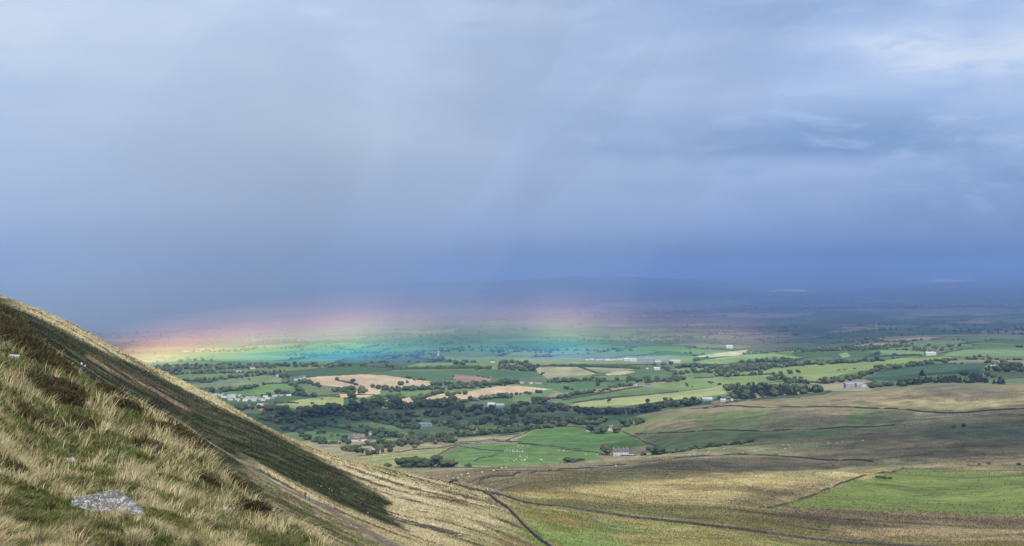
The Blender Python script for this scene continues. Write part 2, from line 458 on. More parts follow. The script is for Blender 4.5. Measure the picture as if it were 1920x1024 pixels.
def paint_moor(u, v, d, x, y):
    n = fbm(x / 60, y / 95, 4, 31); m = fbm(x / 14, y / 30, 4, 33); s = fbm(x / 130, y / 26, 4, 35)
    c = lerp(np.broadcast_to(C(.22, .185, .10), x.shape + (3,)), TAN, band(n, .45, .65))
    wu, wv = u + (n - .5) * 26 + (m - .5) * 12, v + (m - .5) * 5 + (n - .5) * 5
    c2 = c.copy()
    for poly, col, w in MOOR_AREAS:
        crisp = w <= 6
        k = soft(u if crisp else wu, v if crisp else wv, poly, w)
        c2 = lerp(c2, col, k)
    amt = .85 * np.ones_like(u)
    grn = (c2[..., 1] > c2[..., 0] * 1.05)
    amt = np.where(grn, .42, amt)
    lum = (s - .5) * 1.5 + (m - .5) * 1.0
    c2 = c2 * (1 + amt[..., None] * np.clip(lum, -.7, .9)[..., None])
    near = band(d, 700, 500) * (u > 930)
    c2 = lerp(c2, C(.13, .20, .05), near * band(m * .6 + n * .4, .50, .60) * .8 * band(v, 950, 990) * band(u, 1700, 1500))
    c2 = lerp(c2, C(.16, .105, .055), near * band(s, .56, .64) * .35)
    rough = ~grn & (d > 480)
    c2 = lerp(c2, C(.10, .082, .05), rough * band(s * .55 + m * .45, .57, .67) * .5)
    c2 = lerp(c2, C(.12, .155, .055), rough * band(n * .5 + s * .5, .54, .62) * .45)
    return np.clip(c2, .01, .8)


# every field of the valley that shows its own outline: outline, colour, what it is
FIELDS = [
    ([(571, 709), (600, 706), (680, 702), (720, 704), (765, 710), (808, 715), (806, 723), (775, 724), (748, 727), (736, 727), (712, 731), (690, 730), (665, 727), (640, 726), (610, 723), (590, 719)], STUBBLE, 'wide pale stubble field on the rise behind the hedgerow trees'),
    ([(627, 741), (665, 733), (700, 729), (715, 728), (712, 737), (704, 740), (690, 745), (640, 745)], STUBBLE * 1.05, 'small pale stubble field split by a thin hedge below the wide stubble rise'),
    ([(715, 752), (743, 749), (773, 746), (786, 753), (769, 761), (740, 766), (715, 766)], STUBBLE * 1.1, 'bright stubble strip just above the dark belt of trees'),
    ([(792, 750), (811, 742), (840, 734), (875, 735), (905, 729), (932, 725), (973, 724), (1036, 730), (1000, 734), (973, 737), (932, 741), (900, 745), (859, 749), (827, 755), (805, 756)], STUBBLE, 'long stubble field tapering to a point on the crown of the ridge'),
    ([(850, 703), (890, 705), (921, 711), (917, 717), (867, 718), (850, 711)], EARTH * 1.15, 'reddish ploughed field above the village trees'),
    ([(1004, 690), (1045, 688), (1085, 689), (1104, 695), (1118, 701), (1085, 705), (1025, 709), (1010, 700)], C(.31, .29, .17), 'pale dry pasture behind the hedge with round trees'),
    ([(1092, 689), (1150, 689), (1192, 692), (1180, 696), (1130, 699), (1112, 696)], C(.24, .26, .13), 'thin dry pasture strip below the long hedgerow'),
    ([(1133, 701), (1160, 696), (1192, 697), (1168, 702), (1140, 704)], C(.40, .34, .22), 'sliver of stubble between hedges on the middle ridge'),
    ([(1300, 669), (1345, 662), (1402, 656), (1393, 664), (1380, 668), (1330, 669)], C(.46, .39, .24), 'far pale cornfield beside the bright green knoll'),
    ([(513, 757), (560, 749), (611, 744), (642, 745), (645, 756), (640, 765), (590, 772), (569, 772), (545, 764)], YGREEN, 'yellow green hay meadow with four single trees'),
    ([(417, 736), (460, 730), (486, 723), (540, 718), (547, 728), (519, 734), (486, 742), (444, 741)], GREEN * 1.2, 'green pasture above the caravan park'),
    ([(352, 722), (400, 717), (444, 709), (494, 704), (530, 709), (527, 719), (482, 723), (440, 726), (417, 730), (371, 733)], C(.165, .205, .09), 'grey green pasture with one dark bush in it'),
    ([(340, 708), (370, 703), (427, 699), (436, 704), (400, 709), (350, 714)], GREEN * 1.1, 'narrow green field behind the dark copse on the far side of the fell'),
    ([(668, 702), (700, 698), (757, 696), (848, 694), (952, 694), (1021, 700), (994, 709), (940, 711), (921, 711), (890, 704), (848, 702), (848, 712), (808, 714), (765, 709), (720, 704)], C(.075, .135, .055), 'deep green field on the broad back of the ridge'),
    ([(757, 688), (786, 681), (850, 680), (850, 686), (800, 688)], GREEN * 1.3, 'light green strip above the straight dark hedgerow'),
    ([(857, 681), (938, 679), (932, 692), (900, 690), (880, 685)], GREEN * 1.25, 'light green paddock broken by a gap in the hedgerow'),
    ([(944, 678), (994, 671), (1040, 670), (1100, 671), (1180, 668), (1252, 666), (1300, 668), (1300, 680), (1262, 683), (1189, 682), (1106, 683), (1043, 683), (981, 681)], LGREEN * .85, 'bright green plain round the far white works'),
    ([(960, 722), (1033, 717), (1110, 714), (1160, 715), (1180, 719), (1137, 728), (1100, 731), (1054, 736), (1030, 730), (1000, 726)], C(.088, .155, .056), 'green field with bushes below the stone farm'),
    ([(1040, 754), (1054, 749), (1106, 741), (1168, 730), (1210, 724), (1252, 730), (1272, 735), (1200, 741), (1147, 745), (1075, 755)], C(.115, .175, .065), 'striped green field sloping up to the ridge'),
    ([(1064, 760), (1090, 754), (1143, 748), (1231, 738), (1314, 730), (1356, 722), (1362, 738), (1314, 745), (1231, 754), (1180, 760), (1147, 766), (1106, 766)], C(.31, .325, .125), 'long yellow green meadow above the hedgerow oaks'),
    ([(1215, 721), (1260, 716), (1343, 708), (1443, 703), (1439, 713), (1406, 724), (1360, 722), (1310, 729), (1272, 733), (1235, 728)], C(.19, .255, .085), 'bright sheep pasture dotted with round bushes'),
    ([(1303, 680), (1322, 674), (1404, 665), (1447, 663), (1505, 671), (1450, 673), (1393, 676), (1364, 683), (1322, 682)], C(.19, .28, .10), 'vivid green knoll before the far woods'),
    ([(1400, 699), (1440, 694), (1480, 688), (1552, 681), (1600, 681), (1687, 672), (1770, 669), (1795, 672), (1740, 679), (1687, 685), (1657, 689), (1614, 696), (1570, 705), (1541, 711), (1520, 715), (1475, 713), (1470, 701)], C(.20, .26, .085), 'long sunlit pasture running across under the woods'),
    ([(1580, 696), (1600, 688), (1650, 684), (1690, 683), (1640, 692), (1610, 695)], C(.10, .13, .06), 'rough strip of bushes across the sunlit pasture'),
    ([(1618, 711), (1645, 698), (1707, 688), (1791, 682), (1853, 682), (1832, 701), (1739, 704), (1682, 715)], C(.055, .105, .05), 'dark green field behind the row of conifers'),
    ([(1624, 658), (1666, 656), (1735, 660), (1745, 666), (1670, 664)], C(.16, .25, .09), 'far green field beside the white barn'),
    ([(1778, 661), (1812, 656), (1990, 657), (1990, 664), (1900, 668), (1770, 668)], C(.16, .235, .09), 'far green strip at the foot of the blue hills'),
    ([(1572, 664), (1588, 661), (1596, 668), (1580, 671)], C(.18, .28, .10), 'small bright clearing between the far woods'),
    ([(744, 742), (770, 736), (813, 731), (815, 737), (790, 745), (765, 747)], GREEN * 1.15, 'small green paddock between two stubble fields'),
    ([(664, 745), (694, 743), (700, 750), (690, 758), (664, 758)], GREEN, 'small green paddock behind the tall dark trees'),
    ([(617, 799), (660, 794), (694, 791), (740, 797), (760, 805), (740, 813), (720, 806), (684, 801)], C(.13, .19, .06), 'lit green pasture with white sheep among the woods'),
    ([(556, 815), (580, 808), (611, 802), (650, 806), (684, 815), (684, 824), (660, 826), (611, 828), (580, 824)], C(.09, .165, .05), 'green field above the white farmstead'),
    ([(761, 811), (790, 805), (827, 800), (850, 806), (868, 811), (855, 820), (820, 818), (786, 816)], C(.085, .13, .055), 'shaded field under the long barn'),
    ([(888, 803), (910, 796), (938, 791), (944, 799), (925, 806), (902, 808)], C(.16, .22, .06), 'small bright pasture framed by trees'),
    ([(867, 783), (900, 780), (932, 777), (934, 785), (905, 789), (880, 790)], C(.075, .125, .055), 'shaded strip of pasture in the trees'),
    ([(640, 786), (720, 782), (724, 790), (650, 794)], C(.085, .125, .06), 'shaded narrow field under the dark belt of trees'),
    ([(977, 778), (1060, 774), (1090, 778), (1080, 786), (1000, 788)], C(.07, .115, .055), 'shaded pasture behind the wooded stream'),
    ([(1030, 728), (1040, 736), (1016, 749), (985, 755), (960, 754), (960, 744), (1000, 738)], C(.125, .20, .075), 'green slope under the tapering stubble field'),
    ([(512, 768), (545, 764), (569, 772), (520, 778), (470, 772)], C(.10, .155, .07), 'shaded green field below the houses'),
    ([(482, 766), (508, 764), (515, 771), (490, 772)], C(.36, .32, .18), 'little straw coloured plot beside the houses'),
    ([(1541, 722), (1580, 719), (1600, 722), (1640, 727), (1632, 733), (1560, 733), (1545, 729)], C(.28, .25, .14), 'straw coloured field before the long grey sheds'),
    ([(1376, 727), (1430, 719), (1530, 720), (1545, 727), (1470, 726), (1420, 726)], C(.14, .185, .075), 'green strip behind the plantation'),
    ([(1270, 706), (1300, 700), (1340, 700), (1343, 707), (1300, 712)], C(.135, .21, .07), 'green field with low walls on the right hand ridge'),
    ([(1196, 700), (1230, 697), (1264, 697), (1262, 704), (1220, 709), (1180, 712)], C(.09, .15, .06), 'deep green field behind the copse on the ridge'),
    ([(1364, 702), (1400, 698), (1450, 693), (1452, 700), (1410, 703), (1372, 706)], C(.15, .225, .08), 'green strip under the hedge below the woods'),
    ([(1266, 690), (1300, 689), (1325, 691), (1325, 696), (1270, 695)], C(.19, .27, .10), 'bright green gap before the hedgerow oaks'),
]
FAR_FIELDS = [   # pale and brown patches of the blue distance
    ([(1275, 618), (1315, 614), (1318, 617), (1280, 620)], C(.42, .33, .25)), ([(1693, 609), (1740, 606), (1800, 609), (1740, 612)], C(.40, .30, .25)),
    ([(1450, 611), (1560, 608), (1610, 610), (1612, 615), (1500, 614)], C(.36, .25, .24)), ([(1578, 621), (1600, 617), (1630, 618), (1626, 623), (1584, 625)], C(.50, .37, .32)),
    ([(1780, 636), (1800, 629), (1840, 633), (1876, 636), (1860, 639), (1790, 639)], C(.44, .32, .26)), ([(1440, 545), (1500, 542), (1512, 545), (1450, 546)], C(.6, .55, .4)),
    ([(1690, 527), (1800, 521), (1830, 525), (1780, 530)], C(.5, .48, .42)), ([(1400, 628), (1450, 620), (1452, 634), (1420, 642)], C(.26, .18, .16)),
    ([(1270, 640), (1380, 632), (1410, 640), (1400, 650), (1280, 650)], C(.24, .24, .15)), ([(1500, 640), (1640, 632), (1650, 645), (1530, 650)], C(.10, .19, .14)),
    ([(1670, 640), (1770, 636), (1900, 642), (1900, 650), (1700, 650)], C(.12, .19, .13)), ([(1720, 616), (1790, 618), (1780, 622), (1700, 624)], C(.14, .21, .14)),
    ([(1040, 608), (1120, 604), (1250, 606), (1240, 612), (1080, 614)], C(.30, .22, .18)), ([(960, 650), (1100, 644), (1200, 650), (1180, 656), (1000, 660)], C(.14, .23, .12)),
]


MOOR_EDGE = [(1150, 812), (1200, 779), (1260, 767), (1385, 753), (1500, 744), (1600, 735), (1800, 718), (2100, 722), (2100, 930), (1150, 930)]


def patchwork(x, y, cell, seed):
    """irregular cells: two nearest of a jittered lattice; returns id and edge distance"""
    gx, gy = np.floor(x / cell), np.floor(y / cell)
    d1 = np.full(x.shape, 1e9); d2 = d1.copy(); idn = np.zeros(x.shape)
    for i in (-1, 0, 1):
        for j in (-1, 0, 1):
            cx, cy = gx + i, gy + j
            px = (cx + .15 + .7 * _hash(cx, cy, seed)) * cell; py = (cy + .15 + .7 * _hash(cx, cy, seed + 1)) * cell
            dd = np.abs(x - px) * 1.0 + np.abs(y - py) * 1.1
            k = dd < d1
            d2 = np.where(k, d1, np.minimum(d2, dd)); d1 = np.where(k, dd, d1)
            idn = np.where(k, _hash(cx, cy, seed + 2), idn)
    return idn, d2 - d1


def patch_space(x, y):
    a = .5
    return x * math.cos(a) - y * math.sin(a), (x * math.sin(a) + y * math.cos(a)) * .62


def paint_valley(u, v, d, x, y):
    px, py = patch_space(x, y)
    px = px + (fbm(x / 300, y / 300, 2, 51) - .5) * 120; py = py + (fbm(x / 300, y / 300, 2, 53) - .5) * 120
    idn, e = patchwork(px, py, 185., 3)
    pal = np.array([DGREEN * 1.1, GREEN * .9, C(.085, .14, .055), C(.13, .17, .075), GREEN * 1.15, C(.10, .15, .07), LGREEN * .7, C(.26, .22, .13), DGREEN, C(.12, .17, .07)])
    c = pal[(idn * 9.99).astype(int)]
    n = fbm(x / 40, y / 40, 3, 55)
    c = c * (.85 + .3 * n)[..., None]
    hedge = e < np.clip(d / 230, 6, 26) * (.35 + 1.3 * vnoise(x / 90, y / 90, 6))
    c = np.where(hedge[..., None], C(.035, .055, .028), c)
    dim = band(d, 3900, 4600)                                        # field colours darken farther out; old woodland takes over in places
    c = lerp(c, c * .72, dim)
    wd = band(fbm(x / 520, y / 300, 3, 23), .53, .58) * dim
    c = lerp(c, C(.032, .05, .03), wd * .85)
    wood = (d < 2350) & (v > 745)
    c = np.where((wood & hedge)[..., None] | (wood & (n > .62))[..., None], C(.05, .08, .035), c)
    # the back of the moor and its walled pastures run on beyond the valley's near edge
    near = d < 2150
    if near.any():
        k = inside(u, v, MOOR_EDGE).astype(float)
        for poly, *_ in MOOR_AREAS: k = np.maximum(k, soft(u, v, poly, 4))
        c = np.where(near[..., None], lerp(c, paint_moor(u, v, d, x, y), k), c)
    return c


def paint_far(u, v, d, x, y):
    px, py = patch_space(x, y)
    idn, e = patchwork(px + (fbm(x / 700, y / 700, 2, 51) - .5) * 300, py + (fbm(x / 700, y / 700, 2, 53) - .5) * 300, 420., 13)
    pal = np.array([C(.04, .07, .035), C(.035, .06, .032), C(.08, .13, .06), C(.022, .036, .026), C(.10, .14, .07), C(.05, .08, .04), C(.20, .16, .12), C(.025, .042, .03), C(.05, .08, .045), C(.12, .10, .08)])
    c = pal[(idn * 9.99).astype(int)]
    c = np.where((e < 26)[..., None], C(.028, .042, .028), c)
    moor = band(fbm(x / 2600, y / 2600, 3, 15), .48, .56) * band(d, 9000, 13000)
    c = lerp(c, C(.055, .06, .045), moor)
    wd = band(fbm(x / 900, y / 500, 3, 19), .55, .60)
    c = lerp(c, C(.03, .046, .032), wd * .9)
    for poly, col in FAR_FIELDS:
        k = inside(u, v + (vnoise(x / 120, y / 200, 5) - .5) * 2, poly) & (d > 3600)
        c = np.where(k[..., None], col, c)
    return c

# ------------------------------------------------------------------ mesh helpers and tags
def tag(o, label=None, cat=None, group=None, kind=None):
    if label: o['label'] = label
    if cat: o['category'] = cat
    if group: o['group'] = group
    if kind: o['kind'] = kind
    return o


def link(name, data, parent=None, loc=None, rz=0., scale=None):
    o = bpy.data.objects.new(name, data)
    COL.objects.link(o)
    if parent is not None: o.parent = parent
    if loc is not None: o.location = loc
    if rz: o.rotation_euler = (0, 0, rz)
    if scale is not None: o.scale = scale
    return o


def mesh_from(name, verts, faces, mats=(), smooth=True, colors=None, normals=None, mat_index=None):
    """faces: an (n,k) array or a list of tuples"""
    me = bpy.data.meshes.new(name)
    verts = np.asarray(verts, np.float32)
    if isinstance(faces, np.ndarray):
        k = faces.shape[1]; nf = len(faces)
        me.vertices.add(len(verts)); me.vertices.foreach_set('co', verts.ravel())
        me.loops.add(nf * k); me.loops.foreach_set('vertex_index', faces.astype(np.int32).ravel())
        me.polygons.add(nf); me.polygons.foreach_set('loop_start', np.arange(0, nf * k, k, dtype=np.int32))
        me.update(calc_edges=True)
    else:
        me.from_pydata(verts.tolist(), [], [tuple(f) for f in faces])
    for m in mats: me.materials.append(m)
    me.polygons.foreach_set('use_smooth', np.full(len(me.polygons), smooth))
    if mat_index is not None: me.polygons.foreach_set('material_index', np.asarray(mat_index, np.int32))
    if colors is not None:
        a = me.color_attributes.new('tint', 'FLOAT_COLOR', 'POINT')
        cc = np.ones((len(verts), 4), np.float32); cc[:, :3] = colors
        a.data.foreach_set('color', cc.ravel())
    me.update()
    if normals is not None: me.normals_split_custom_set_from_vertices(np.asarray(normals, np.float32))
    return me


def closed(me):
    import bmesh
    bm = bmesh.new(); bm.from_mesh(me)
    bmesh.ops.recalc_face_normals(bm, faces=bm.faces)
    bm.to_mesh(me); bm.free()
    return me


def mat(name):
    m = bpy.data.materials.new(name)
    m.use_nodes = True
    k = Nodes(m.node_tree)
    out = k.n('ShaderNodeOutputMaterial')
    return m, k, out


def ground_mat(name, scales, amt, bump=None, stretch=None, clump=None):
    """tint stored on the ground times fine mottling in world space"""
    m, k, out = mat(name)
    b = k.n('ShaderNodeBsdfPrincipled')
    b.inputs['Roughness'].default_value = .95
    b.inputs['Specular IOR Level'].default_value = .1
    at = k.n('ShaderNodeAttribute', attribute_name='tint')
    pos = k.n('ShaderNodeNewGeometry').outputs['Position']
    if stretch:
        mp = k.n('ShaderNodeMapping')
        mp.inputs['Rotation'].default_value = (0, 0, stretch[0])
        mp.inputs['Scale'].default_value = stretch[1]
        k.put(mp.inputs[0], pos); pos2 = mp.outputs[0]
    else:
        pos2 = pos
    f = None
    for i, s in enumerate(scales):
        nz = k.noise(pos2 if i == 0 else pos, 1 / s, 3, .6)
        f = nz if f is None else k.math('ADD', f, nz)
    f = k.math('DIVIDE', f, float(len(scales)))
    mul = k.remap(f, .33, .67, 1 - amt, 1 + amt)
    cc = k.n('ShaderNodeCombineColor')
    for i in range(3): k.put(cc.inputs[i], mul)
    col = k.mix(1.0, at.outputs['Color'], cc.outputs[0], 'MULTIPLY')
    hue = k.noise(pos, 1 / scales[-1] * .37, 2)
    col = k.mix(k.remap(hue, .5, .72, 0, .25), col, k.mix(1.0, col, (1.25, 1.0, .62), 'MULTIPLY'))
    k.put(b.inputs['Base Color'], col)
    if bump:
        bn = k.n('ShaderNodeBump')
        bn.inputs['Strength'].default_value = bump[0]
        bn.inputs['Distance'].default_value = bump[1]
        k.put(bn.inputs['Height'], f)
        k.put(b.inputs['Normal'], bn.outputs[0])
    k.put(out.inputs[0], b.outputs[0])
    return m


M_NEAR = ground_mat('turf_soil', [.35, 1.2], .5, (.8, .25))
M_FELL = ground_mat('fell_turf', [1.1, .8, 3.5], .55, (.9, 1.1), (math.radians(25), (.28, 1, 1)))
M_MOOR = ground_mat('moor_grass', [5., 2.2, 14.], .6, (.6, 1.6), (0, (.3, 1, 1)))
M_VALLEY = ground_mat('pasture', [16., 55.], .16, (.25, 2.))
M_FAR = ground_mat('distant_land', [90., 300.], .3)


def ground_zone(d, smax, cols, paint, skirt=True):
    s = np.linspace(-smax, smax, cols)
    if skirt: d = np.append(d, d[-1] * 1.012)
    S, D = np.meshgrid(s, d)
    X, Y = S * D, D
    Z = base_height(S, D) + relief(X, Y, D)
    P = np.stack([X, Y, Z], -1)
    gu = np.gradient(P, axis=1); gv = np.gradient(P, axis=0)
    N = np.cross(gu, gv); N /= np.linalg.norm(N, axis=-1, keepdims=True) + 1e-12
    if skirt: P[-1, :, 2] -= .02 * d[-1]
    U = 960 + F * S; V = EYE_ROW - F * Z / D
    colr = paint(U, V, D, X, Y)
    R, Cn = len(d), cols
    i = np.arange(R - 1)[:, None] * Cn + np.arange(Cn - 1)[None, :]
    quads = np.stack([i, i + 1, i + Cn + 1, i + Cn], -1).reshape(-1, 4)
    return P.reshape(-1, 3), quads, colr.reshape(-1, 3), N.reshape(-1, 3), U, V, D


def sub_mesh(name, verts, quads, colr, norm, m):
    used, inv = np.unique(quads, return_inverse=True)
    return mesh_from(name, verts[used], inv.reshape(-1, 4), (m,), True, colr[used], norm[used])


def build_ground():
    # the spur in front of the camera
    v, q, c, n, *_ = ground_zone(np.geomspace(2.2, 150, 150), .55, 260, paint_near)
    tag(link('hill_spur', sub_mesh('hill_spur', v, q, c, n, M_NEAR)), 'grassy spur of the fell under the tussocks at the lower left', kind='structure')
    v, q, c, n, *_ = ground_zone(np.geomspace(148, 700, 270), .48, 700, paint_fell)
    # the fell proper ends where the walls are, the near moor lies to its right
    tag(link('hill_fellside', sub_mesh('hill_fellside', v, q, c, n, M_FELL)), 'steep fellside with pale grass crest and dark bilberry patch', kind='structure')
    v, q, c, n, *_ = ground_zone(np.geomspace(690, 1790, 215), .47, 560, paint_moor)
    tag(link('moorland', sub_mesh('moorland', v, q, c, n, M_MOOR)), 'tan and brown moorland with stone walled pastures below the fell', kind='structure')
    # valley: fields are cut out of the sheet along their hedges
    d = 1 / np.linspace(1 / 1780, 1 / 7000, 360)
    v, q, c, n, U, V, D = ground_zone(d, .46, 860, paint_valley)
    qu = U.ravel()[q].mean(1); qv = V.ravel()[q].mean(1); qd = D.ravel()[q].mean(1)
    x, y = v[q].mean(1)[:, 0], v[q].mean(1)[:, 1]
    wob = (vnoise(x / 60, y / 60, 8) - .5)
    owner = np.full(len(q), -1)
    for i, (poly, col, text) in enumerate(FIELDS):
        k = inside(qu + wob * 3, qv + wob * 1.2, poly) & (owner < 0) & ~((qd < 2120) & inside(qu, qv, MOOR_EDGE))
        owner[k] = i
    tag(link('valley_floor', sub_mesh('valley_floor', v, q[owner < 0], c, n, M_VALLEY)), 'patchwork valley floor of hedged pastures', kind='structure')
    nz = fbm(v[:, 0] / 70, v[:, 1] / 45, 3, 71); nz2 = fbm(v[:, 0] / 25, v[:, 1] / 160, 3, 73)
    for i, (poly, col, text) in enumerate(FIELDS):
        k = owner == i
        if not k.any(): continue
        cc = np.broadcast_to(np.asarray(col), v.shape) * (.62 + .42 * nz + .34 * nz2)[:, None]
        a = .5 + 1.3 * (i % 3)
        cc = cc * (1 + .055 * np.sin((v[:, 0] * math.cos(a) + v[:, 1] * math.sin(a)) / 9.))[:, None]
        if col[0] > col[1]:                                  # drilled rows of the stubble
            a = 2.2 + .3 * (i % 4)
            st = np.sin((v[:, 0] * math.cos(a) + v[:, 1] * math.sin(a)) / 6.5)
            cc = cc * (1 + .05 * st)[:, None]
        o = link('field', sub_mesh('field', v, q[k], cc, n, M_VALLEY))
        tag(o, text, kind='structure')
    v, q, c, n, *_ = ground_zone(np.geomspace(6950, 45000, 110), .50, 420, paint_far, False)
    tag(link('far_hills', sub_mesh('far_hills', v, q, c, n, M_FAR)), 'far side of the valley rising to low blue hills', kind='structure')
    # the fell goes on behind and above the camera
    xs = np.linspace(-160, 160, 50); ys = np.linspace(-260, 2.6, 50)
    X, Y = np.meshgrid(xs, ys)
    edge = height(X, np.full_like(X, 2.6))
    Z = -1.7 + (-.30 * X) * np.clip(-Y / 12 + .2, 0, 1) - .05 * Y + (fbm(X / 7, Y / 7, 3, 4) - .5) * .8 * np.clip(-Y / 6, 0, 1) - .25
    P = np.stack([X, Y, Z], -1).reshape(-1, 3)
    i = np.arange(49)[:, None] * 50 + np.arange(49)[None, :]
    qd = np.stack([i, i + 1, i + 51, i + 50], -1).reshape(-1, 4)
    cc = np.broadcast_to(OLIVE, P.shape)
    tag(link('hillside_behind', mesh_from('hillside_behind', P, qd, (M_NEAR,), True, cc)), 'grassy fell behind the viewpoint', kind='structure')


build_ground()


# ------------------------------------------------------------------ air: haze, rain, rainbow, broken cloud
def box_mesh(name, x0, x1, y0, y1, z0, z1, m):
    v = [(x, y, z) for z in (z0, z1) for y in (y0, y1) for x in (x0, x1)]
    f = [(0, 2, 3, 1), (4, 5, 7, 6), (0, 1, 5, 4), (2, 6, 7, 3), (0, 4, 6, 2), (1, 3, 7, 5)]
    return closed(mesh_from(name, v, f, (m,), False))


def air_mat(name, colour, density):
    m, k, out = mat(name)
    p = k.n('ShaderNodeVolumePrincipled')
    p.inputs['Color'].default_value = (*colour, 1)
    p.inputs['Density'].default_value = density
    p.inputs['Anisotropy'].default_value = -.2
    k.put(out.inputs['Volume'], p.outputs[0])
    return m


HAZE_COLOUR = (.30, .49, .96)
HAZE_DENSITY = 4.2e-5


def build_air():
    m = air_mat('haze_air', HAZE_COLOUR, HAZE_DENSITY)
    tag(link('haze', box_mesh('haze', -26000, 26000, -400, 46500, -1600, 190, m)), 'blue rainy haze over the whole valley', kind='stuff')



build_air()


def ico(level):
    import bmesh
    bm = bmesh.new()
    bmesh.ops.create_icosphere(bm, subdivisions=level, radius=1)
    bm.verts.ensure_lookup_table()
    v = np.array([p.co[:] for p in bm.verts]); f = np.array([[q.index for q in p.verts] for p in bm.faces])
    bm.free()
    return v, f


ICO1, ICO2, ICO3 = ico(1), ico(2), ico(3)
ICO4 = ico(4)


def lumpy(base, radii, centre, amp, freq, seed, flat_below=None):
    v, f = base
    n = fbm(v[:, 0] * freq + 5 * seed + v[:, 2] * 1.7, v[:, 1] * freq - 3 * seed - v[:, 2] * 1.3, 3, seed)
    n = n + (fbm(v[:, 2] * freq + seed, v[:, 0] * freq + 2 * seed, 2, seed + 50) - .5) * .6
    p = v * (1 + amp * (2 * n - 1))[:, None]
    p = p * np.array(radii)
    if flat_below is not None: p[:, 2] = np.where(p[:, 2] < 0, p[:, 2] * flat_below, p[:, 2])
    return p + np.array(centre), f


def join(parts):
    vs, fs, o = [], [], 0
    for v, f in parts:
        vs.append(v); fs.append(np.asarray(f) + o); o += len(v)
    return np.concatenate(vs), np.concatenate(fs)


RAIN_DENSITY = 2.2e-4


